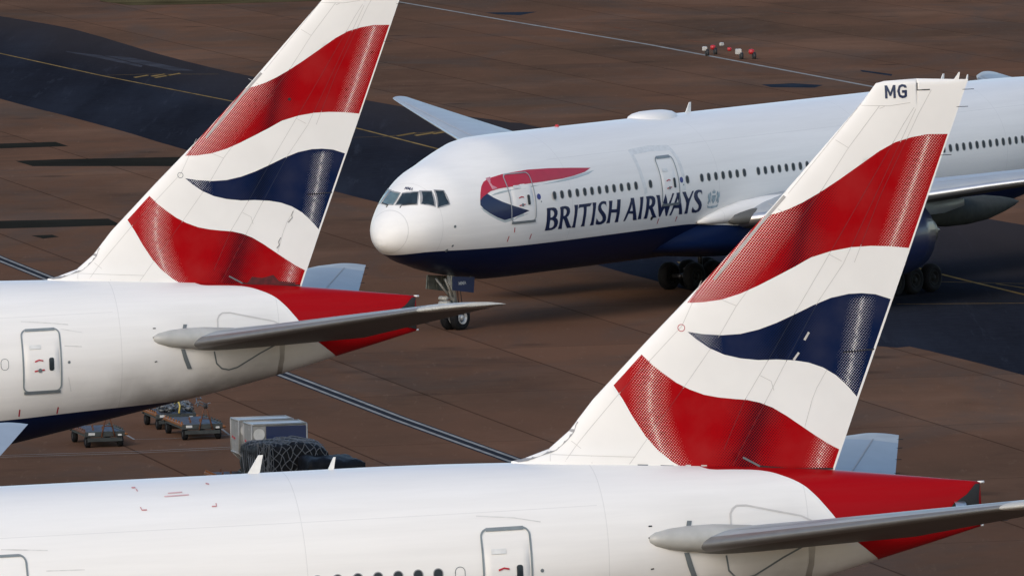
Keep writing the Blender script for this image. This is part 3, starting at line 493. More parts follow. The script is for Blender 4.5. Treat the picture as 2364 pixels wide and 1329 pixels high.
    strokes('hinge_gap', [[(61.4, 17.93), (61.4, 17.74), (61.75, 17.74)]], .03, M['dark'], rud, .006, fin_pt); strokes('hinge_gap', [[(59.18, 10.95), (60.05, 10.985)]], .04, M['black'], rud, .006, fin_pt)
    # bare leading edge and the grey gap beside it
    strokes('leading_edge_joint', [[(57.74, 15.12), (56.8, 14.15), (55.75, 13.02)]], .075, M['lejoint'], fin, .008, fin_pt)
    zs = [8.54 + .03 * k for k in range(33)]; vv = []
    for z_ in zs: x_ = lin(XLE, z_); q_ = (z_ - 8.54) / .96; vv += [fin_pt(x_ - .004, z_, .007), fin_pt(x_ + .16 * math.sin(math.pi * min(1, .15 + q_ * .9)) + .02, z_ - .03, .007)]
    ff = [(2 * k, 2 * k + 1, 2 * k + 3, 2 * k + 2) for k in range(32)]; mesh('dorsal_boot', vv, [f[::-1] if flip(vv, f) else f for f in ff], M['lejoint'], fin)
    strokes('position_lamp_ring', [circle(54.81, 11.81, .09, 16)], .018, M['redp'], fin, .006, fin_pt, True)
    strokes('drain_mast', [[(56.35, 8.34), (56.81, 8.08)]], .05, M['seald'], fin, .02, fin_pt)
    strokes('root_gap', [[(56.81, 8.08), (57.65, 7.96), (58.84, 7.9)]], .045, M['black'], rud, .012, fin_pt)
    for z in (17.7, 17.25, 16.0):
        x = lin(XTE, z); MB().tube([ap(x - .15, 0, z), ap(x + .25, 0, z)], .009, n=5).build('static_wick', M['dark'], rud)
    b = MB(); b.add([ap(62.42, .015, 17.96), ap(62.56, .015, 17.96), ap(62.60, .008, 18.16), ap(62.57, .008, 18.16), ap(62.42, -.015, 17.96), ap(62.56, -.015, 17.96), ap(62.60, -.008, 18.16), ap(62.57, -.008, 18.16)], [(0, 1, 2, 3), (7, 6, 5, 4), (0, 4, 5, 1), (1, 5, 6, 2), (2, 6, 7, 3), (3, 7, 4, 0)])
    b.build('blade_antenna', M['white'], fin)
    return fin

def loft(name, secs, side, mats, parent, n=28, le=.07, tipcap=True, tipy=99):
    """secs: (y, xle, xte, z, t/c, camber/twist dz at LE)"""
    S_ = [.5 * (1 - math.cos(math.pi * k / n)) for k in range(n + 1)]
    vs = []; fs = []; mi = []
    for (y, xl, xt, z, tc, tw) in secs:
        c = xt - xl
        for s in S_[::-1]: vs.append(ap(xl + s * c, y * side, z + tw * (1 - s) + foil(s) * c * tc * 1.12 + .02 * c * math.sin(math.pi * s)))
        for s in S_[1:]: vs.append(ap(xl + s * c, y * side, z + tw * (1 - s) - foil(s) * c * tc * .88 + .02 * c * math.sin(math.pi * s)))
    m = 2 * n + 1
    for i in range(len(secs) - 1):
        for k in range(m - 1):
            f = (i * m + k, i * m + k + 1, (i + 1) * m + k + 1, (i + 1) * m + k)
            fs.append(f if side > 0 else f[::-1]); s = S_[n - k] if k < n else S_[k - n]
            mi.append(3 if secs[i][0] >= tipy else 1 if s < le else (0 if k < n else 2))
    if tipcap:
        f = tuple((len(secs) - 1) * m + k for k in range(m)); fs.append(f if side > 0 else f[::-1]); mi.append(3 if tipy < 99 else 1)
    return mesh(name, vs, fs, mats, parent, True, mi)
def wing(root, side):
    secs = []
    for y in (1.5, 3.1, 4, 5, 6, 7.5, 9.6, 13, 17, 21, 25, 28, 29.4, 30.1, 30.4, 30.45):
        xl = 20.5 + (y - 3.1) * .768 if y < 30 else 20.5 + (30 - 3.1) * .768 + (y - 30) * .9
        if y < 7: xl = max(xl, 22.5 + (y - 3.1) * .33)
        xt = 34.2 + (y - 3.1) * .05 if y < 9.6 else 34.5 + (y - 9.6) * .392
        z = 3.95 + (y - 3.1) * .128 + (max(0, y - 15) ** 2) * .0006
        secs.append((y, xl, xt, z, .13 if y < 4 else .115 if y < 12 else .10, -.1 if y < 10 else 0))
    w_ = loft('wing', secs, side, [M['wingg'], M['silver'], M['under']], root, 26, .03)
    def top(x, y, dz):
        for a, b in zip(secs[:-1], secs[1:]):
            if a[0] <= y <= b[0]:
                t = (y - a[0]) / (b[0] - a[0]); q = [a[i] + (b[i] - a[i]) * t for i in range(6)]; s = max(0, min(1, (x - q[1]) / (q[2] - q[1]))); c = q[2] - q[1]
                return ap(x, y * side, q[3] + q[5] * (1 - s) + foil(s) * c * q[4] * 1.12 + .02 * c * math.sin(math.pi * s) + dz)
    MB().tube([ap(x_, y_ * side, z_) for x_, y_, z_ in ((20.3, 2.80, 3.98), (20.9, 2.93, 4.06), (21.8, 3.05, 4.16), (23.0, 3.22, 4.28), (24.6, 3.5, 4.38), (26.8, 3.8, 4.42), (29, 4.1, 4.4), (31, 4.3, 4.35))], [.05, .20, .34, .46, .50, .46, .30, .05], 0, 24).build('root_fairing', M['fus'], w_, True)
    MB().tube([ap(x_, y_ * side, z_) for x_, y_, z_ in ((21.9, 3.25, 3.95), (22.2, 3.35, 4.0), (23.2, 3.75, 4.08), (24.6, 4.4, 4.15), (26, 5.2, 4.2))], [.06, .24, .34, .36, .2], 0, 20).build('air_inlet', M['under'], w_, True)
    # control surface joints on the top skin
    for frac, y0, y1 in ((.70, 4, 22), (.14, 5, 29), (.76, 22, 28.5), (.60, 10, 21)):
        vs = []; fs = []; n0 = 0; ys = [y0 + (y1 - y0) * k / 24 for k in range(25)]
        for y in ys:
            for a, b in zip(secs[:-1], secs[1:]):
                if a[0] <= y <= b[0]: t = (y - a[0]) / (b[0] - a[0]); xl = a[1] + (b[1] - a[1]) * t; xt = a[2] + (b[2] - a[2]) * t; break
            x = xl + frac * (xt - xl); vs += [top(x - .025, y, .012), top(x + .025, y, .012)]
        for k in range(24): f = (n0 + 2 * k, n0 + 2 * k + 1, n0 + 2 * k + 3, n0 + 2 * k + 2); fs.append(f if side < 0 else f[::-1])
        mesh('flap_joint', vs, fs, M['seam'], w_)
    for y, x0, L_, r in ((6.7, 31.0, 8.6, .62), (13.2, 32.2, 6.5, .42), (18.5, 35.0, 5.2, .36)):   # flap track fairings
        b = MB(); z = 3.1 + (y - 6.7) * .128
        prof = [(0, .02), (.06, .35), (.16, .62), (.32, .9), (.5, 1), (.68, .9), (.85, .55), (.95, .25), (1, .02)]
        b.lathe(ap(x0, y * side, z + .25), (1, 0, .03), [(h * L_, q * r) for h, q in prof], 20)
        b.build('flap_track_fairing', M['podg'], w_, True)
    return w_
def engine(root, side):
    y = 9.6 * side; x0 = 21.2; z = 3.15; b = MB()
    out = [(0.12, 1.50), (0, 1.58), (.05, 1.66), (.25, 1.76), (.8, 1.85), (1.8, 1.88), (3.2, 1.86), (4.4, 1.76), (5.3, 1.60), (5.32, 1.52), (4.9, 1.50)]
    b.lathe(ap(x0, y, z), (1, 0, 0), out, 40, ms=[1, 1, 1, 1, 0, 0, 0, 0, 0, 0])
    b.lathe(ap(x0, y, z), (1, 0, 0), [(.12, 1.50), (.6, 1.42), (1.5, 1.42)], 40, m=2)
    e = b.build('engine', [M['navy'], M['silver'], M['under']], root, True)
    b = MB(); b.lathe(ap(x0 + 1.4, y, z), (1, 0, 0), [(-.55, .02), (-.3, .2), (0, .34)], 24, m=1)
    for k in range(26):
        a = 2 * math.pi * k / 26; c_, s_ = math.cos(a), math.sin(a); t = Vector((0, -s_, c_)); rd = Vector((0, c_, s_)); o = Vector(ap(x0 + 1.4, y, z))
        p = [o + rd * .3 - t * .03, o + rd * .3 + t * .05 + Vector((.12, 0, 0)), o + rd * 1.41 + t * .17 + Vector((.2, 0, 0)), o + rd * 1.41 - t * .1 + Vector((-.05, 0, 0))]
        b.add(p, [(0, 1, 2, 3)])
    b.lathe(ap(x0 + 1.6, y, z), (1, 0, 0), [(0, .1), (0, 1.44)], 32, m=2)
    b.build('fan', [M['gunm'], M['gunm'], M['black']], e, True)
    b = MB(); b.lathe(ap(x0, y, z), (1, 0, 0), [(4.0, 1.2), (5.3, 1.05), (6.8, .68), (6.85, .6), (6.4, .5)], 28, m=0)
    b.lathe(ap(x0, y, z), (1, 0, 0), [(6.3, .45), (7.4, .25), (7.9, .03)], 20, m=0); b.build('exhaust_nozzle', M['gunm'], e, True)
    b = MB(); sec_ = []
    for xx, zb, zt, w_ in ((22.3, 4.75, 5.02, .10), (24.5, 4.6, 5.15, .28), (27, 3.9, 4.9, .32), (29.2, 3.9, 4.5, .22), (31, 4.1, 4.4, .05)): sec_.append([ap(xx, y - w_, zb), ap(xx, y + w_, zb), ap(xx, y + w_ * .8, zt), ap(xx, y - w_ * .8, zt)])
    vs = [p for q in sec_ for p in q]; fs = [(0, 1, 2, 3), (19, 18, 17, 16)]
    for i in range(4):
        for k in range(4): fs.append((i * 4 + k, i * 4 + 4 + k, i * 4 + 4 + (k + 1) % 4, i * 4 + (k + 1) % 4))
    b.add(vs, fs); b.build('pylon', M['greyp'], e, True)
    return e
def stab(root, side):
    secs = []
    for y in (1.3, 2.2, 3.5, 5, 7, 9, 9.9, 10.4, 10.7, 10.76):
        t = (y - 1.5) / 9.0
        xl = 54.05 + (61.1 - 54.05) * t if y < 10.2 else 54.05 + 7.05 * (10.2 - 1.5) / 9 + (y - 10.2) * 2.2
        secs.append((y, xl, 60.75 + (y - 1.5) * .293, 6.24 + (y - 2.0) * .170, .10 if y > 3 else .105, .0))
    o = loft('horizontal_stabilizer', secs, side, [M['greyp'], M['led'], M['under'], M['fair']], root, 24, .05, True, 9.9)
    b = MB(); prof = [(0, .02), (.05, .10), (.2, .18), (.6, .28), (1.1, .34), (1.8, .37), (2.8, .33), (3.6, .2), (4, .03)]
    yb = 2.18 if side > 0 else 2.18
    b.lathe(ap(53.28, 2.12 * side, 6.50), (1, side * .10, -.04), prof, 24); b.build('root_fairing', M['fair'], o, True)
    for y in (5.5, 6.8, 8.2, 9.4, 10.3):
        x = 60.75 + (y - 1.5) * .293; z = 6.24 + (y - 2) * .17
        MB().tube([ap(x - .05, y * side, z), ap(x + .13, y * side, z)], .010, n=5).build('static_wick', M['dark'], o)
    for frac, y0, y1 in ((.72, 2.4, 10.0), (.12, 2.4, 9.9)):
        vs = []; fs = []; n0 = 0
        for k in range(17):
            y = y0 + (y1 - y0) * k / 16; a = 54.05 + 7.05 * (y - 1.5) / 9; bq = 60.75 + (y - 1.5) * .293; c = bq - a; x = a + frac * c
            zz = 6.24 + (y - 2) * .17 + foil(frac) * c * .1 * 1.12 + .02 * c * math.sin(math.pi * frac) + .012
            vs += [ap(x - .02, y * side, zz), ap(x + .02, y * side, zz)]
        for k in range(16): f = (n0 + 2 * k, n0 + 2 * k + 1, n0 + 2 * k + 3, n0 + 2 * k + 2); fs.append(f if side < 0 else f[::-1])
        mesh('elevator_joint', vs, fs, M['lejoint'], o)
    return o
def wheel(parent, c, r, wdt, outy, rim='rim'):
    b = MB(); h = wdt / 2
    prof = [(-h * .75, r * .52), (-h, r * .66), (-h, r * .80), (-h * .82, r * .93), (-h * .45, r), (h * .45, r), (h * .82, r * .93), (h, r * .80), (h, r * .66), (h * .75, r * .52)]
    b.lathe(c, (0, 1, 0), prof, 36, m=0)
    for s in (-1, 1):
        cc = Vector(c) + Vector((0, s * h * .72, 0))
        b.lathe(cc, (0, s, 0), [(.0, r * .54), (.05, r * .52), (.03, r * .44), (-.07, r * .40), (-.07, r * .24), (.02, r * .20), (.05, r * .10), (.05, .0)], 28, ms=[1, 1, 1, 2, 1, 1, 1])
    return b.build('wheel', [M['tyre'], M[rim], M['gunm'] if rim == 'rim' else M['drim']], parent, True)
def nose_gear(root):
    b = MB(); zc = .349 + .53
    b.tube([ap(6.29, 0, zc), ap(6.20, 0, 1.6)], .10, 0, 12); b.tube([ap(6.20, 0, 1.55), ap(6.06, 0, 2.9)], .17, 0, 14)
    b.tube([ap(6.29, -.32, zc), ap(6.29, .32, zc)], .07, 0, 10)
    for y in (-.07, .07): b.tube([ap(6.35, y, zc + .1), ap(6.68, y, 1.3), ap(6.26, y, 1.62)], .03, 0, 6)          # torque links
    for y in (-.25, .25): b.tube([ap(6.15, y * .3, 1.7), ap(5.35, y, 2.6)], .05, 0, 8)                           # drag brace
    b.box(ap(5.70, -.14, 1.74), (.20, .46, .18), 0, bev=.05); b.box(ap(5.90, 0, 1.30), (.10, .78, .08), 1); b.tube([ap(6.15, -.12, 1.5), ap(6.15, .12, 1.5)], .10, 0, 8)
    b.box(ap(5.60, .0, 1.52), (.34, .5, .22), 0, bev=.05)
    for y in (-.3, -.1, .1, .3): b.tube([ap(6.45, y, 1.35), ap(6.40, y * .6, 2.5)], .018, 2, 6)
    g = b.build('nose_gear', [M['strut'], M['dark'], M['dark']], root, True)
    for s in (-1, 1): wheel(g, ap(6.29, .27 * s, zc), .56, .36, s)
    for s in (-1, 1):
        b = MB(); b.lathe(ap(5.80, .24 * s, 1.56), (-1, 0, 0), [(-.08, .06), (0, .10), (.03, .10)], 14, m=0); b.lathe(ap(5.77, .24 * s, 1.56), (-1, 0, 0), [(0, .09), (.03, 0)], 14, m=1)
        b.build('taxi_lamp', [M['strut'], M['glass']], g, True)
    for s in (-1, 1):
        y = .80 * s; v = [(5.12, 2.75), (6.72, 2.60), (6.62, 1.93), (5.10, 2.16)] if s > 0 else [(5.42, 2.75), (7.02, 2.58), (7.0, 1.90), (5.32, 2.16)]
        vs = [ap(x, y, z) for x, z in v] + [ap(x, y - .05 * s, z) for x, z in v]
        fs = [(0, 1, 2, 3), (7, 6, 5, 4), (0, 4, 5, 1), (1, 5, 6, 2), (2, 6, 7, 3), (3, 7, 4, 0)]
        d = mesh('gear_door', vs, fs, [M['navy'], M['bulk']], g, False, [0, 1, 1, 1, 1, 1])
        for x in (5.45, 6.0, 6.5): MB().tube([ap(x, y - .07 * s, 2.66), ap(x, y - .07 * s, 2.14)], .018, n=5).build('door_rib', M['bulk'], d)
        if s > 0: DOOR.append(d)
    return g
DOOR = []
def main_gear(root, side):
    b = MB(); y = 5.485 * side; z = .635
    b.box(ap(31.77, y, z), (3.3, .2, .22), 0, bev=.05); b.tube([ap(31.77, y, z), ap(31.77, y, 2.4)], .11, 0, 12); b.tube([ap(31.77, y, 2.0), ap(31.75, y, 3.9)], .2, 0, 14)
    for x in (30.32, 31.77, 33.22): b.tube([ap(x, y - .55, z), ap(x, y + .55, z)], .09, 0, 10)
    b.tube([ap(31.77, y, 2.1), ap(31.3, y - 2.2 * side, 3.2)], .08, 0, 8); b.tube([ap(31.9, y, 2.3), ap(33.4, y, 3.6)], .07, 0, 8); b.tube([ap(31.5, y, 1.0), ap(30.5, y, .95)], .06, 0, 8)
    g = b.build('main_gear', [M['gunm']], root, True)
    for x in (30.32, 31.77, 33.22):
        for s in (-1, 1): wheel(g, ap(x, y + .70 * s, z), .635, .5, s, 'drim')
    b = MB(); b.box(ap(31.6, y + .75 * side, 2.85), (1.9, .06, 1.6), 0, bev=.02); b.build('gear_door', [M['bulk']], g)
    return g
def door(root, x0, x1, top_seal, frame='sealm'):
    rr = rrect(x0, x1, 4.98, 7.02, .19); d = decal('door', [rr], M['fus'], root, .004, dx=.2, dz=.08)
    strokes('door_frame', [rr], .05, M[frame], d, .030, closed=True)
    xm = (x0 + x1) / 2
    decal('door_window', [rrect(xm + .24, xm + .41, 5.66, 6.09, .06)], M['glass'], d, .03)
    strokes('door_sill', [[(x0 + .02, 4.95), (x1 - .02, 4.95)]], .10, M['seald'], d, .04)
    strokes('door_top_seal', [[(x0 + .15, 7.01), (x1 - .15, 7.01)]], top_seal, M['sealm'], d, .034)
    strokes('door_marking', [[(xm - .25, 5.98), (xm - .1, 6.03), (xm + .04, 6.0)], [(xm - .27, 5.66), (xm - .15, 5.68)], [(xm - .02, 5.69), (xm + .08, 5.70)]], .045, M['redp'], d, .03)
    strokes('door_marking', [[(xm - .42, 6.46), (xm - .02, 6.46)]], .13, M['stain'], d, .028)
    decal('door_handle', [circle(xm - .08, 5.68, .07)], M['seald'], d, .035)
    return d
def build_airliner():
    root = empty('airliner', (0, 0, 0), (0, 0, 0))
    make_fuselage(root); make_fin(root)
    for s in (1, -1): wing(root, s); engine(root, s); stab(root, s); main_gear(root, s)
    nose_gear(root)
    # belly fairing between the wings
    b = MB(); n = 48; vs = []; fs = []; st = [(18.2, .02, .02), (19.2, .42, .2), (20.4, .72, .40), (21.4, .88, .62), (22.4, .97, .88), (23.6, 1, 1), (26, 1, 1), (33, 1, 1), (36.5, .93, .85), (39, .72, .6), (41, .4, .32), (42.2, .02, .02)]
    for x, a_, b_ in st:
        for k in range(n):
            q = 2 * math.pi * k / n; cs = math.cos(q); sn = math.sin(q); cs = math.copysign(abs(cs) ** .55, cs)
            sn = math.copysign(abs(sn) ** .8, sn); vs.append(ap(x, cs * (1.6 + 1.78 * a_), 3.15 + (sn * (.5 + 1.4 * b_) if sn > 0 else sn * (.45 + .50 * b_))))
    for i in range(len(st) - 1):
        for k in range(n): fs.append((i * n + k, i * n + (k + 1) % n, (i + 1) * n + (k + 1) % n, (i + 1) * n + k))
    mesh('belly_fairing', vs, fs, M['fus'], root)
    # tail cone end: exhaust opening of the auxiliary power unit
    decal('exhaust_opening', [[(61.82, 6.60), (61.97, 6.83), (62.39, 7.06), (62.66, 7.30), (62.79, 7.30), (62.79, 6.25), (62.3, 6.36)]], M['exh'], root, .03, dx=.1, dz=.1)
    b = MB(); b.lathe(ap(62.0, .34, 6.72), (1, .1, 0), [(0, .17), (.3, .17), (.3, .14), (.05, .13), (.05, .0)], 20); b.build('exhaust_pipe', M['silver'], root, True)
    MB().tube([ap(62.75, 0, 7.34), ap(62.93, 0, 7.34)], .035, n=8).build('tail_lamp', M['mwht'], root, True); MB().tube([ap(62.75, 0, 6.2), ap(62.88, 0, 6.2)], .03, n=8).build('tail_lamp', M['mwht'], root, True)
    # fuselage details around the stabiliser
    strokes('stabilizer_seal', [[(55.60, 6.55), (55.62, 7.0), (55.70, 7.13), (55.83, 7.20), (56.10, 7.19), (57.6, 6.83), (57.9, 6.68)]], .045, M['seam'], root, .018)  # grey seal outline, made heavier to paint in the plate's edge shadow
    strokes('stabilizer_seal', [[(55.45, 5.95), (55.54, 5.54), (55.74, 5.35), (56.0, 5.285), (56.3, 5.35), (57.09, 5.78), (57.79, 6.1)]], .05, M['seald'], root, .015)
    decal('seal_plate', [[(55.62, 6.5), (55.66, 7.02), (55.84, 7.17), (56.1, 7.16), (57.6, 6.8), (57.85, 6.55), (57.85, 6.3), (55.62, 6.3)]], M['fus'], root, .012)
    for P in ([(54.30, 6.55), (54.42, 6.56), (54.53, 6.90), (54.40, 6.91)], [(54.26, 6.10), (54.40, 6.10), (54.52, 5.74), (54.66, 5.42), (54.50, 5.42), (54.36, 5.75)]): decal('trim_scale', [P], M['seald'], root, .03)
    strokes('static_port', [[(53.32, 6.84), (53.42, 6.84)], [(53.29, 6.545), (53.38, 6.545)], [(53.33, 5.73), (53.42, 5.74)]], .035, M['dark'], root)
    decal('pressure_port', [circle(50.33, 5.90, .05)], M['seald'], root)
    door(root, 6.82, 8.30, .02, 'seal2'); door(root, 17.33, 18.60, .12); door(root, 35.5, 36.80, .06); door(root, 48.74, 50.05, .09)
    for x0 in (7.0, 17.45, 48.8):
        strokes('hoist_mark', [[(x0 - .17, 4.15), (x0 - .16, 4.39)], [(x0 + 1.17, 4.16), (x0 + 1.19, 4.39)]], .045, M['redp'], root)
    # cabin windows: one mesh, copied along the row
    xs = [9.567, 10.121, 10.665, 11.204, 11.741, 12.26, 12.8, 13.334, 13.865, 14.408, 14.934, 15.469, 16.533, 19.261, 20.336, 20.86, 21.39, 21.93, 22.46, 22.99, 23.53]
    x = 24.586
    while x < 47.8:
        if not 34.9 < x < 37.2: xs.append(x)
        x += .5334 if abs(x - 34) > 3 or x < 34 else .5334
    P = rrect(-.135, .135, -.19, .19, .132, 6); Q = rrect(-.115, .115, -.165, .165, .112, 6); n = len(P)
    def wpt(p, off): return (p[0], -(half(20, 5.945 + p[1]) + off), 5.945 + p[1])
    vs = [wpt(p, .004) for p in P] + [wpt(p, .018) for p in P] + [wpt(p, .018) for p in Q] + [wpt(p, .006) for p in Q]
    fs = [];
    for r in range(3):
        for k in range(n): fs.append((r * n + k, r * n + n + k, r * n + n + (k + 1) % n, r * n + (k + 1) % n))
    fs.append(tuple(3 * n + k for k in range(n))); mi = [0] * (3 * n) + [1]
    me = None
    for x in xs:
        if me is None:
            o = mesh('cabin_window', vs, fs, [M['wframe'], M['glass']], root, False, mi); me = o.data
            import bmesh; bm = bmesh.new(); bm.from_mesh(me); bmesh.ops.recalc_face_normals(bm, faces=bm.faces); bm.to_mesh(me); bm.free()
            for v in me.vertices: pass
        elif 11.3 < x < 42.5: o = link(bpy.data.objects.new('cabin_window', me), root)
        else:       # where the fuselage tapers each window follows its own skin
            m2 = me.copy(); o = link(bpy.data.objects.new('cabin_window', m2), root)
            for v in m2.vertices:
                off = -v.co.y - half(20, v.co.z); v.co.y = -(half(x + v.co.x, v.co.z) + off)
        o.location = (x - PX, 0, 0)
        o['px'] = x
    strokes('window_plug', [rrect(47.98, 48.24, 5.76, 6.13, .125)], .016, M['seald'], root, .012, closed=True)
    # cockpit windows
    W = [None, [(2.71, 6.02), (3.07, 6.54), (3.36, 6.53), (3.10, 5.90), (2.92, 5.97)], [(3.17, 5.84), (3.47, 6.56), (3.77, 6.53), (3.72, 5.96)]]
    for side in (1, -1):
        for i, p in enumerate(W):
            fn = lambda x, z, off, s=side: fus_pt(x, z, off, s)
            if i == 0:      # front panes lie on the slope of the nose: laid out by (x, distance from the centre line)
                def fn(x, y, off, s=side):
                    t_, b_, w_ = sec(x); return ap(x - off * .5, (y + off * .3) * s, (t_ + b_) / 2 + (t_ - b_) / 2 * math.sqrt(max(0, 1 - (y / w_) ** 2)) + off * .7)
                yb, yt = half(2.62, 6.01), half(3.02, 6.52); p = [(2.26, .05), (2.34, yb * .5), (2.62, yb), (2.80, (yb + yt) / 2 * 1.02), (3.02, yt), (2.86, yt * .55), (2.78, .05)]
            V, F = tri2d([p], .1, .08); vs = [fn(x, z, .012) for x, z in V]
            def ok(f):
                a, b_, c_ = (Vector(vs[i_]) for i_ in f[:3]); nn = (b_ - a).cross(c_ - a); return nn.dot(Vector((-.3, -side, .6))) > 0
            o = mesh('cockpit_window', vs, [f if ok(f) else f[::-1] for f in F], M['wglass'] if (side < 0) else M['cglass'], root)
            strokes('window_frame', [p], .05, M['wframe'], o, .02, fn, True)
    b = MB()
    for s in (1, -1):
        q = Vector(fus_pt(2.28, 5.97, .03, s)) ; b.tube([q + Vector((-.10, 0, -.10)), q, Vector(fus_pt(2.58, 6.02, .04, s))], .022, n=6)
    b.build('wiper', M['dark'], root)
    for x, z, r in ((3.81, 5.01, .06), (3.91, 4.18, .05), (3.73, 3.99, .065)): decal('sensor', [circle(x, z, r)], M['seald'], root, .02)
    for x in (8.56, 18.83): decal('alliance_roundel', [circle(x, 5.96, .13)], M['roun'], root); decal('warning_plate', [circle(x + .12, 5.74, .035)], M['seald'], root)
    strokes('hoist_mark', [[(7.07, 4.74), (7.1, 4.53)]], .045, M['redp'], root)
    decal('drain_port', [circle(16.75, 4.43, .09)], M['black'], root)
    # titles and emblems painted on the port side
    for k, rings in DATA['L'].items(): decal('title_letter', bolder(rings, .020), M['navy'], root, .012, dx=.25, dz=.1)
    sp = DATA['SP']
    decal('emblem_shadow', [sp['gred']], M['grey'], root, .005); decal('emblem_shadow', [sp['gblue']], M['grey'], root, .005)
    decal('emblem_ribbon_red', [sp['red']], M['redm'], root, .012); decal('emblem_ribbon_blue', [sp['blue']], M['navy'], root, .014)
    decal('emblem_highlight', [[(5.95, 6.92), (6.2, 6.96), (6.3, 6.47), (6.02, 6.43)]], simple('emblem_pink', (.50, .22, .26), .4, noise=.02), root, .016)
    strokes('old_sealant_outline', [[(16.15, 5.55), (16.0, 6.3), (15.95, 7.36), (17.4, 7.42), (18.8, 7.36), (18.98, 6.9), (19.0, 6.2), (18.95, 5.5)]], .24, M['stain'], root, .006)
    cx, cz = 21.17, 5.0; rr = []
    rr.append(('shield', [(cx - .16, cz + .12), (cx + .16, cz + .12), (cx + .15, cz - .1), (cx, cz - .26), (cx - .15, cz - .1)]))
    rr.append(('crown', [(cx - .1, cz + .2), (cx - .13, cz + .33), (cx - .05, cz + .28), (cx, cz + .42), (cx + .05, cz + .28), (cx + .13, cz + .33), (cx + .1, cz + .2)]))
    for s in (-1, 1): rr.append(('supporter', [(cx + s * .2, cz - .22), (cx + s * .24, cz + .08), (cx + s * .19, cz + .16), (cx + s * .26, cz + .3), (cx + s * .36, cz + .2), (cx + s * .33, cz + .08), (cx + s * .43, cz + .26), (cx + s * .45, cz + .05), (cx + s * .38, cz - .05), (cx + s * .42, cz - .2), (cx + s * .34, cz - .28), (cx + s * .3, cz - .14)]))
    rr.append(('ribbon', [(cx - .42, cz - .3), (cx - .2, cz - .36), (cx, cz - .34), (cx + .2, cz - .36), (cx + .42, cz - .3), (cx + .36, cz - .42), (cx, cz - .46), (cx - .36, cz - .42)]))
    cr = decal('crest', [rr[0][1]], M['crest'], root, .01, dx=.1, dz=.1)
    for nme, p in rr[1:]: decal('crest_' + nme, [p], M['crest'], cr, .01, dx=.1, dz=.1)
    # roof: satellite dome, blades, beacon
    b = MB(); vs = []; fs = []
    nn = 24; rows = [(1, 0), (.93, .45), (.78, .75), (.5, .95), (.2, 1.0)]
    for f_, h_ in rows:
        for k in range(nn):
            q = 2 * math.pi * k / nn; yy = .85 * f_ * math.sin(q); vs.append(ap(20.95 + 1.55 * f_ * math.cos(q), yy, 8.5 - yy * yy * .12 + .32 * h_))
    for i in range(len(rows) - 1):
        for k in range(nn): fs.append((i * nn + k, i * nn + (k + 1) % nn, (i + 1) * nn + (k + 1) % nn, (i + 1) * nn + k))
    fs.append(tuple((len(rows) - 1) * nn + k for k in range(nn))); b.add(vs, fs); b.build('satellite_dome', M['white'], root, True)
    def blade(x, h, c, sweep):
        bb = MB(); z = 8.50; q = [(x, z, .03), (x + c, z, .03), (x + sweep + c * .35, z + h, .012), (x + sweep, z + h, .012)]
        bb.add([ap(a, t_, zz) for a, zz, t_ in q] + [ap(a, -t_, zz) for a, zz, t_ in q], [(0, 1, 2, 3), (7, 6, 5, 4), (0, 4, 5, 1), (1, 5, 6, 2), (2, 6, 7, 3), (3, 7, 4, 0)])
        bb.build('blade_antenna', M['mwht'], root)
    blade(23.42, .50, .38, .32); blade(43.14, .53, .34, .34); blade(45.28, .38, .17, .18)
    b = MB(); b.lathe(ap(13.95, 0, 8.5), (0, 0, 1), [(0, .1), (.1, .1), (.16, .05), (.17, 0)], 14); b.build('beacon', M['mred'], root, True)
    strokes('roof_marking', [[(39.95, 8.43), (40.05, 8.43)], [(40.05, 8.40), (40.06, 8.35)], [(40.0, 8.0), (40.02, 7.93), (40.15, 7.93)], [(41.9, 8.44), (41.98, 8.42)], [(41.85, 7.93), (41.97, 7.93), (41.98, 8.0)]], .03, M['redf'], root)
    strokes('roof_print', [[(40.82, 8.275), (41.2, 8.285)], [(40.7, 8.21), (41.35, 8.22)]], .025, M['fadm'], root)
    return root

# ---------------------------------------------------------------- ground sheets and painted markings
def sheet(name, pts, z, mat, **kw):
    return mesh(name, [(x, y, z) for x, y in pts], [tuple(range(len(pts)))] if len(pts) < 5 else [], mat, None, False, **kw)
def poly_sheet(name, rings, z, mat, **kw):
    vs = []; fs = []
    for r in rings:
        V, E_, F, *_ = delaunay_2d_cdt([Vector(p) for p in r], [(i, (i + 1) % len(r)) for i in range(len(r))], [], 1, 1e-5)
        n = len(vs); vs += [(v.x, v.y, z) for v in V]
        for f in F:
            a, b, c = (V[i] for i in f[:3]); up = (b - a).cross(c - a) > 0 if hasattr((b - a).cross(c - a), '__float__') or isinstance((b - a).cross(c - a), float) else True
            fs.append(tuple(i + n for i in (f if up else f[::-1])))
    return mesh(name, vs, fs, mat, None, False, **kw)
def line_rings(pts, w):
    out = []
    L_ = []; R_ = []
    for i, p in enumerate(pts):
        a = Vector(pts[max(i - 1, 0)]); b = Vector(pts[min(i + 1, len(pts) - 1)]); d = (b - a).normalized(); n = Vector((-d.y, d.x)) * w / 2
        L_.append((p[0] + n.x, p[1] + n.y)); R_.append((p[0] - n.x, p[1] - n.y))
    return L_ + R_[::-1]
def offs(pts, d):
    o = []
    for i, p in enumerate(pts):
        a = Vector(pts[max(i - 1, 0)]); b = Vector(pts[min(i + 1, len(pts) - 1)]); t = (b - a).normalized(); o.append((p[0] - t.y * d, p[1] + t.x * d))
    return o
G = DATA['G']; K = dict(kind='structure')
STREAKS = [[(-31.35, 716.77), (-28.6, 709.38), (-24.95, 691.84), (-24.97, 689.26), (-28.59, 705.31), (-30.94, 714.51)], [(-28.23, 708.53), (-26.31, 704.99), (-23.49, 692.52), (-21.17, 682.54), (-22.59, 683.14), (-24.99, 693.16), (-27.16, 703.34)]]
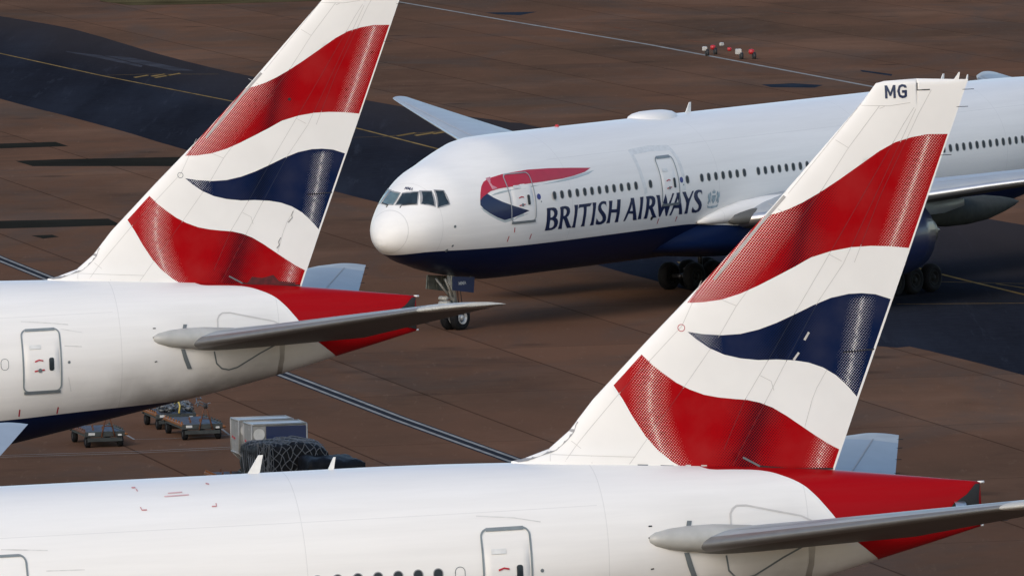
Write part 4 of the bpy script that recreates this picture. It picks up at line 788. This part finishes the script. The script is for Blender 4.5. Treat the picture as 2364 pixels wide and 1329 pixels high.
mesh('apron_ground', [(-4000, -500, 0), (4000, -500, 0), (4000, 9000, 0), (-4000, 9000, 0)], [(0, 1, 2, 3)], M['conc'], None, False, **K)
def rough(pts, step=5.0, jit=.035):      # smooth curve through the points with the slightly ragged edge of laid asphalt
    out = []; rnd = random.Random(5)
    for i in range(len(pts) - 1):
        p0, p1_, p2_, p3_ = (Vector(pts[max(0, min(len(pts) - 1, i + k))]) for k in (-1, 0, 1, 2)); n = max(2, int((p2_ - p1_).length / step))
        for k in range(n):
            t = k / n; v = .5 * ((2 * p1_) + (p2_ - p0) * t + (2 * p0 - 5 * p1_ + 4 * p2_ - p3_) * t * t + (3 * p1_ - p0 - 3 * p2_ + p3_) * t ** 3)
            out.append((v.x + rnd.uniform(-jit, jit), v.y + rnd.uniform(-jit, jit) * 4))
    return out + [pts[-1]]
poly_sheet('taxiway', [rough([q for k, q in enumerate(G['taxi_top']) if k not in (2, 3, 5, 6, 8, 9, 11)]) + rough(G['taxi_bot'])[::-1]], .004, M['asph'], **K)
poly_sheet('grass_verge', [G['grass']], .02, M['grass'], **K)
poly_sheet('faded_concrete_patches', [G['strip1'], G['strip2'], G['strip3'], G['strip4']], .004, M['fade'], **K)
poly_sheet('blue_grey_patches', [G['blue1'], G['blue2'], G['blue3']], .004, M['bluep'], **K)
poly_sheet('taxi_guide_lines', [line_rings(G['yellow'], .22), line_rings(G['yellow2'], .16), line_rings(G['yellow3'], .16), line_rings(G['yellow4'], .14), line_rings(G['yellow5'], .16), line_rings(G['yellow6'], .14)] +
           [[(-23.9 + dx, 676 + dy), (-23.1 + dx, 679 + dy), (-22.9 + dx, 678 + dy), (-23.7 + dx, 675 + dy)] for dx, dy in ((0, 0), (1.0, .6), (-1.1, -1.2), (.3, -2.0))] +
           [[(-5.6 + dx, 594 + dy), (-4.5 + dx, 597 + dy), (-4.3 + dx, 596 + dy), (-5.4 + dx, 593 + dy)] for dx, dy in ((0, 0), (1.0, 1.6), (-1.1, 0), (2.1, 2))] + [[(7.78, 475.76), (8.32, 474.04), (8.55, 475.85), (8.68, 474.87), (8.43, 472.45), (7.91, 473.85)]], .008, M['yline'], **K)
poly_sheet('stand_boundary_backing', [line_rings(G['double'], .85)], .006, M['lineb'], **K)
poly_sheet('stand_boundary_lines', [line_rings(offs(G['double'], .24), .17), line_rings(offs(G['double'], -.24), .17)], .010, M['line'], **K)
poly_sheet('white_lines', [line_rings(G['white'], .36), line_rings(G['w1'], .10), line_rings(G['w1b'], .10), line_rings(G['w2'], .10)], .008, M['line'], **K)
poly_sheet('worn_tyre_streaks', [STREAKS[0], STREAKS[1]], .0075, M['wornp'], **K)
poly_sheet('orange_dashes', [line_rings(G[k], .12) for k in ('or1', 'or2', 'or3', 'or4')], .008, M['orl'], **K)

# ---------------------------------------------------------------- the three airliners
TH = R(-.7672)
def place(root, X, Y, ref, yaw, label):
    a = R(yaw); root.location = (X - math.cos(a) * (ref - PX), Y - math.sin(a) * (ref - PX), 0)
    root.rotation_mode = 'XYZ'; root.rotation_euler = (0, TH, a); root['label'] = label; root['category'] = 'airplane'; root['group'] = 'white airliners with red and blue tails on the apron'
base = build_airliner()
pl = {}
pl['A'] = base; pl['B'] = dup(base); pl['C'] = dup(base)
for k, (x0, x1) in dict(A=(34.0, 99), B=(45, 99), C=(0, 47)).items():       # windows the picture can show
    for ch in list(pl[k].children):
        if 'px' in ch and not x0 < ch['px'] < x1: bpy.data.objects.remove(ch)
for r in pl.values():
    for ch in r.children:
        if 'px' in ch: del ch['px']
place(pl['A'], 9.582, 265.308, 60, 12.534, 'nearest white airliner, its red, white and blue fin lettered MG at the top')
place(pl['B'], -5.914, 341.294, 60, 13.117, 'white airliner at the left, its tail fin cut off by the top of the photo')
place(pl['C'], -2.644, 433.617, 6, 52.836, 'white airliner facing left with dark blue belly, cockpit windows and BRITISH AIRWAYS titles')
def child(r, n): return next(c for c in r.children if c.name.split('.')[0] == n)
def letter_m(r): decal('registration_letter', [[(60.52 + .29 * a, 17.555 + .345 * b) for a, b in ((0, 0), (0, 1), (.23, 1), (.5, .46), (.77, 1), (1, 1), (1, 0), (.77, 0), (.77, .60), (.58, .18), (.42, .18), (.23, .60), (.23, 0))]], M['navy'], child(r, 'fin'), .01, fin_pt)
letter_m(pl['A']); letter_m(pl['B'])
g = [(.98, .80), (.80, .78), (.72, .87), (.5, .90), (.28, .80), (.2, .5), (.28, .2), (.5, .11), (.72, .13), (.79, .18), (.79, .40), (.52, .40), (.52, .55), (.98, .55), (.98, .09), (.75, -.01), (.5, -.03), (.18, .08), (0, .5), (.18, .92), (.5, 1.03), (.85, .97)]
decal('registration_letter', bolder([[(60.86 + .25 * a, 17.565 + .33 * b) for a, b in g]], .010), M['navy'], child(pl['A'], 'fin'), .01, fin_pt)
def crown_pt(u, v, off):
    x = 2.93 + v; t_, b_, w_ = sec(x); return ap(x, u, (t_ + b_) / 2 + (t_ - b_) / 2 * math.sqrt(max(0, 1 - (u / w_) ** 2)) + off)
text_on('registration_letters', 'MMA', .20, .02, 0.0, M['navy'], pl['C'], crown_pt, .015, 1.0)
ng = child(pl['C'], 'nose_gear'); gd = [c for c in ng.children if c.name.split('.')[0] == 'gear_door'][-1]
text_on('registration_letters', 'MMA', .22, 5.55, 2.33, M['tag'], gd, lambda x, z, off: ap(x, .80 + off, z), .01, 1.1)
fb = child(pl['B'], 'rudder')
decal('soot_stain', [[(56.9, 7.98), (57.15, 8.28), (57.5, 8.22), (57.9, 8.3), (58.1, 8.08), (58.7, 8.0), (58.6, 7.9), (57.8, 7.9)]], simple('sooty_red', (.085, .006, .007), .7, noise=.4, scale=6), fb, .011, fin_pt, dx=.1, dz=.08)
strokes('paint_chip', [[(58.66, 10.42), (58.6, 10.3), (58.62, 10.2), (58.47, 10.05)], [(58.2, 9.55), (58.12, 9.42), (58.14, 9.3), (58.05, 9.2)]], .035, M['lejoint'], fb, .011, fin_pt)

fa = child(pl['A'], 'fin')
strokes('stencil_mark', [[(53.48, 8.30), (53.76, 8.28)], [(54.1, 8.25), (54.45, 8.22)]], .03, M['seald'], fa, .011, fin_pt)
strokes('stencil_mark', [[(54.78, 8.21), (54.92, 8.20)], [(55.2, 8.18), (55.36, 8.17)]], .05, M['tag'], fa, .011, fin_pt)
for q in ([(58.25, 11.53), (58.12, 11.33)], [(57.96, 11.01), (57.81, 10.82)]): strokes('paint_patch', [q], .06, M['seam'], child(pl['A'], 'rudder'), .011, fin_pt)
decal('drain_hole', [circle(58.64, 14.2, .05)], M['black'], child(pl['B'], 'fin'), .011, fin_pt)
rg = child(child(pl['B'], 'fin'), 'position_lamp_ring'); rg.data = rg.data.copy(); rg.data.materials[0] = M['seald']
strokes('skin_smudge', [[(48.8, 7.31), (49.7, 7.22), (50.4, 7.13)], [(50.12, 7.0), (50.85, 6.85)], [(50.2, 6.45), (50.8, 6.39)], [(50.3, 5.4), (50.4, 4.9)]], .03, M['skind'], pl['B'], .006)
strokes('skin_smudge', [[(48.7, 7.37), (49.7, 7.27), (50.4, 7.13)], [(36.2, 7.18), (37.4, 7.10)], [(37.3, 6.6), (38.3, 6.58)]], .025, M['skind'], pl['A'], .006)

# ---------------------------------------------------------------- cargo dollies, containers, pallets
HD = R(12.6)
def dolly(x, y, L_, W_, label, bars=True, rail='orange', rot=HD):
    side = 0
    t = empty('cargo_dolly', (x, y, 0), (0, 0, rot), label=label, category='cargo dolly', group='flat roller dollies on the apron')
    b = MB(); z = .50
    b.box((W_ / 2, .06, z), (W_, .12, .20), 0, bev=.02); b.box((W_ / 2, L_ - .06, z), (W_, .12, .16), 0, bev=.02)
    b.box((W_ / 2, L_ / 2, z - .06), (W_ * .92, L_ * .96, .07), 0)
    b.box((W_ / 2, .02, .30), (W_ * .86, .08, .14), 0)
    b.build('frame', M['dsteel'], t)
    for sx in (.04, W_ - .04):
        b = MB(); b.box((sx, L_ / 2, z + .06), (.09, L_ - .1, .11), 0, bev=.015)
        for k in range(7): b.tube([(sx, .3 + k * (L_ - .6) / 6, z + .1), (sx, .3 + k * (L_ - .6) / 6, z + .19)], .035, 0, 8)
        b.build('side_rail', M[rail if sx < .5 else 'dsteel'], t)
    b = MB(); k = .25
    while k < L_ - .2:
        b.tube([(.12, k, z + .06), (W_ - .12, k, z + .06)], .035, 0, 8); k += .13
    b.build('roller_deck', M['roller'], t, True)
    b = MB()
    for (px_, py_) in ((W_ * .3, .8), (W_ * .6, 1.3), (W_ * .45, 2.2)):
        if py_ < L_: b.box((px_, py_, z + .14), (.06, .06, .12), 0)
    b.build('cargo_stop', M['rust'], t)
    wb = MB(); wb.lathe((0, 0, 0), (1, 0, 0), [(-.09, .10), (-.1, .17), (-.07, .22), (.07, .22), (.1, .17), (.09, .10)], 20, m=0); wb.lathe((.08, 0, 0), (1, 0, 0), [(0, .11), (.01, 0)], 14, m=1); wb.lathe((-.08, 0, 0), (-1, 0, 0), [(0, .11), (.01, 0)], 14, m=1)
    w0 = wb.build('wheel', [M['tyre'], M['gunm']], t, True); w0.location = (.14, .25, .22)
    for q in ((W_ - .14, .25, .22), (.14, L_ - .35, .22), (W_ - .14, L_ - .35, .22)): w_ = dup(w0, t); w_.location = q
    if bars:
        b = MB(); xm = W_ * .58; b.tube([(xm - .26, -.03, .38), (xm - .08, .0, 1.12), (xm - .03, .0, 1.25)], .03, 0, 8); b.tube([(xm + .26, -.03, .38), (xm + .08, .0, 1.12), (xm + .03, .0, 1.25)], .03, 0, 8)
        b.tube([(xm - .15, -.01, .8), (xm + .15, -.01, .8)], .02, 0, 6); b.box((xm, 0, 1.27), (.14, .1, .2), 1, bev=.02); b.build('tow_bar', [M['rust'], M['dark']], t, True)
    b = MB(); b.box((.26, -.012, .52), (.24, .012, .09), 0); b.box((W_ - .2, -.012, .46), (.14, .012, .07), 0); b.build('number_plate', M['tag'], t)
    b = MB(); b.tube([(W_ - .02, .06, .5), (W_ + .12, .02, .47)], .05, 0, 10); b.build('corner_buffer', M['orange'], t, True)
    return t
d1 = dolly(-16.02, 375.9, 3.3, 1.52, 'empty roller dolly nearest the left edge, just under the blue belly of the left airliner', True, 'rust')
d2 = dolly(-12.47, 378.5, 3.9, 1.55, 'empty roller dolly with orange side rail and upright tow bar, nearest the stacked containers')
d3 = dolly(-13.62, 383.6, 3.0, 1.55, 'roller dolly behind another, loaded with crumpled grey netting and a yellow strap', False)
d4 = dolly(-10.55, 355.3, 2.3, 1.3, 'dolly mostly hidden behind the near fuselage roof, just left of the net covered pallet', False)
random.seed(3)
b = MB()
for k in range(70):
    x, y = random.uniform(-13.5, -12.1), random.uniform(384.1, 386.3); s_ = random.uniform(.05, .16)
    b.box((x - (y - 384) * .2, y, .66 + random.random() * .22), (s_ * 1.6, s_, s_ * .8), 0, Matrix.Rotation(random.uniform(0, 3), 3, 'Z') @ Matrix.Rotation(random.uniform(-.6, .6), 3, 'X'))
for k in range(26):
    x, y = random.uniform(-13.6, -12.0), random.uniform(384, 386.2); p = [(x, y, .75)]
    for q in range(4): x += random.uniform(-.22, .22); y += random.uniform(-.3, .3); p.append((x, y, .68 + random.random() * .3))
    b.tube(p, .02, 0, 5)
b.build('crumpled_net', M['steel'], None, True, label='crumpled grey cargo net heaped on the rear dolly', category='cargo net')
b = MB(); b.tube([(-12.75, 383.7, .62), (-12.72, 383.9, .9), (-12.8, 384.3, 1.05), (-12.95, 384.8, .9)], .035, 0, 6)
b.build('cargo_strap', M['yel'], None, True, label='yellow strap lying over the crumpled net on the rear dolly', category='strap')
def container(x, y, label, L_=1.98, D=1.50, H=1.62, z0=.55):
    t = empty('cargo_container', (x, y, z0), (0, 0, HD), label=label, category='container', group='white and blue baggage containers')
    c = .45; P = [(.42, .02), (L_, .02), (L_, H), (0, H), (0, c)]
    vs = [(a, 0, h) for a, h in P] + [(a, D, h) for a, h in P]; n = 5
    fs = [(0, 1, 2, 3, 4), (9, 8, 7, 6, 5)] + [(i, i + n, (i + 1) % n + n, (i + 1) % n) for i in range(n)]
    mesh('shell', vs, fs, [M['uld'], M['uldtop']], t, False, [0, 0, 0, 0, 1, 0, 0])
    b = MB(); e = .035
    for (a, h), (a2, h2) in zip(P, P[1:] + P[:1]):
        for yy in (0, D): b.tube([(a, yy, h), (a2, yy, h2)], e, 0, 6)
    for a, h in P: b.tube([(a, 0, h), (a, D, h)], e, 0, 6)
    b.build('edge_frame', M['uld'], t, True)
    mesh('blue_panel', [(.50, -.045, .05), (L_ - .03, -.045, .05), (L_ - .03, -.045, H - .05), (.50, -.045, H - .05)], [(0, 1, 2, 3)], M['navy'], t, False)
    mesh('blue_edge', [(.05, -.042, H + .012), (L_ - .03, -.042, H + .012), (L_ - .03, .05, H + .037), (.05, .05, H + .037)], [(0, 1, 2, 3)], M['bluep'], t, False)
    cc = [(.25 + .21 * math.cos(q * math.pi / 10), -.044, 1.28 + .21 * math.sin(q * math.pi / 10)) for q in range(20)]
    mesh('round_emblem', cc, [tuple(range(20))], M['tag'], t, False)
    b = MB()
    for k, (yy, hh, dy) in enumerate(((.35, 1.42, .35), (.75, .95, .25), (.5, .78, .4), (1.1, .98, .2))): b.box((-.006, yy + dy / 2, hh), (.012, dy, .07), k % 2)
    b.build('side_print', [M['lejoint'], M['redp']], t)
    return t
c1 = container(-9.84, 360.15, 'rear white baggage container, its blue edge showing behind the front one')
c2 = container(-9.33, 358.15, 'front white and dark blue baggage container with a pale disc, behind the netted pallet')
t = empty('container_dolly', (-9.2, 357.9, 0), (0, 0, HD), label='low dark dolly carrying the white and blue baggage containers', category='cargo dolly')
b = MB(); b.box((1.2, 1.75, .46), (2.0, 3.4, .14), 0, bev=.02); b.build('deck', M['dsteel'], t)
for q in ((.4, .4), (2.0, .4), (.4, 3.1), (2.0, 3.1)):
    b = MB(); b.lathe((q[0], q[1], .2), (1, 0, 0), [(-.08, .03), (-.08, .2), (.08, .2), (.08, .03)], 18); b.build('wheel', M['tyre'], t, True)
def pallet(x, y, W_, D, hf, label, cat, netted, seed):
    t = empty('covered_pallet', (x, y, 0), (0, 0, HD), label=label, category=cat)
    random.seed(seed); nx, ny = 14, 12
    def top(u, v): return hf(u, v) + .05 * math.sin(u * 9 + seed) * math.cos(v * 7) + .03 * math.sin(u * 23 + v * 17)
    vs = []; fs = []
    for j in range(ny + 1):
        for i in range(nx + 1):
            u = i / nx; v = j / ny; e = min(u, 1 - u, v, 1 - v); vs.append((u * W_, v * D, top(u, v) - (.10 if e == 0 else 0)))
    for j in range(ny):
        for i in range(nx): a = j * (nx + 1) + i; fs.append((a, a + 1, a + nx + 2, a + nx + 1))
    border = [i for i in range(nx + 1)] + [(j + 1) * (nx + 1) - 1 for j in range(1, ny + 1)] + [ny * (nx + 1) + i for i in range(nx - 1, -1, -1)] + [j * (nx + 1) for j in range(ny - 1, 0, -1)]
    m = len(border); prev = border
    for lv in range(1, 7):
        cur = []
        for q, i in enumerate(border):
            X, Y, Z = vs[i]; f = lv / 6; r = .035 * math.sin(q * 1.7 + lv * 2.1 + seed); dx = (-1 if X < .01 else 1 if X > W_ - .01 else 0); dy = (-1 if Y < .01 else 1 if Y > D - .01 else 0)
            cur.append(len(vs)); vs.append((X + dx * (r + .03 * math.sin(f * 3)), Y + dy * (r + .03 * math.sin(f * 3)), Z + (.42 - Z) * f))
        for q in range(m): fs.append((prev[q], cur[q], cur[(q + 1) % m], prev[(q + 1) % m]))
        prev = cur
    mesh('tarpaulin', vs, fs, M['tarp'], t, True)
    b = MB(); b.box((W_ / 2, D / 2, .38), (W_ + .08, D + .08, .08)); b.box((W_ / 2, D / 2, .2), (W_ * .9, D * .9, .16)); b.build('pallet_base', M['dsteel'], t)
    if netted:
        b = MB(); n = 9
        for k in range(-n, 2 * n):      # diamond mesh over the top and front
            for sg in (1, -1):
                pts = []
                for q in range(25):
                    v = q / 24; u = (k / n + sg * v * .9 + .03 * math.sin(q * .9 + k)) if sg > 0 else (k / n - v * .9 + .9)
                    if 0 <= u <= 1: pts.append((u * W_, v * D, top(u, v) + .03 - (.07 if min(u, v, 1 - u, 1 - v) < .04 else 0)))
                if len(pts) > 2: b.tube(pts, .014, 0, 5, False)
        for k in range(-5, 12):
            for sg in (1, -1):
                pts = []
                for q in range(14):
                    f = q / 13; u = k / 9 + sg * f * .35 + .02 * math.sin(q + k * 2)
                    if 0 <= u <= 1: z0 = top(u, 0) - .06; pts.append((u * W_, -.07 - .03 * math.sin(f * 3), z0 + (.45 - z0) * f))
                if len(pts) > 2: b.tube(pts, .014, 0, 5, False)
        for k in range(16):             # loose cords hanging at the near corner
            x_ = -.05 + .035 * k + random.uniform(-.02, .02); pts = [(x_ - .05 * math.sin(q * .5 + k) * .6, -.10 - .02 * random.random(), top(.02, .02) - .02 - q * .16) for q in range(10)]
            b.tube(pts, .014, 0, 5, False)
        for k in range(8):
            y_ = .1 + k * .36; b.tube([(-.06, y_, top(0, y_ / D)), (-.10, y_ + .2, 1.3), (-.07, y_ + random.uniform(-.3, .4), .5)], .014, 0, 5, False)
        b.build('cargo_net', M['net'], t, True)
    return t
pallet(-9.02, 354.3, 2.5, 3.15, lambda u, v: 1.80 - .25 * max(0, u - .6) * (1 - v) * 1.8 - .2 * max(0, .3 - u) * v * 2 - .08 * v, 'black sheeted cargo pallet under a grey cord net, in front of the baggage containers', 'cargo pallet', True, 2)
pallet(-7.2, 352.6, 2.0, 3.0, lambda u, v: 1.40 - .12 * u, 'lower black sheeted cargo pallet to the right of the netted one', 'cargo pallet', False, 5)

# ---------------------------------------------------------------- small red and white markers on the far apron
def marker(x, y, kind, label, size=.42, foot=True, rot=0):
    size *= .82
    t = empty('apron_marker', (x, y, 0), (0, 0, rot), label=label, category='marker', group='red and white markers beside the white line')
    b = MB(); z = .38
    if kind == 'red': b.lathe((-size / 2, 0, z + size * .3), (1, 0, 0), [(0, .02), (.02, size * .42), (size * .5, size * .5), (size * .98, size * .42), (size, .02)], 18)
    else: b.box((0, 0, z + size * .3), (size, size * .8, size * .9), 0, bev=.05)
    b.build('block', M['mred'] if kind == 'red' else M['mwh2'], t, kind == 'red')
    if foot:
        b = MB(); b.lathe((size * .45, -.1, .2), (1, .2, 0), [(-.09, .03), (-.09, .27), (.09, .27), (.09, .03)], 18); b.tube([(0, 0, .4), (size * .45, -.1, .2)], .04, 0, 6)
        b.build('wheel', M['dark'], t, True)
    return t
marker(13.46, 690, 'white', 'white block marker on a black wheel, leftmost in the row beside the white line')
marker(14.06, 692, 'red', 'red drum marker second from the left, highest and farthest back in the row')
marker(14.77, 697, 'white', 'thin white board marker without a wheel, between two red markers', .34, False, .5)
marker(15.12, 689, 'red', 'small dull red marker without a wheel, just left of the wide white one', .34, False)
marker(15.62, 684, 'white', 'widest white block marker with a black wheel, second from the right', .52)
marker(16.50, 684, 'red', 'red drum marker on a black wheel at the right end of the row', .46)
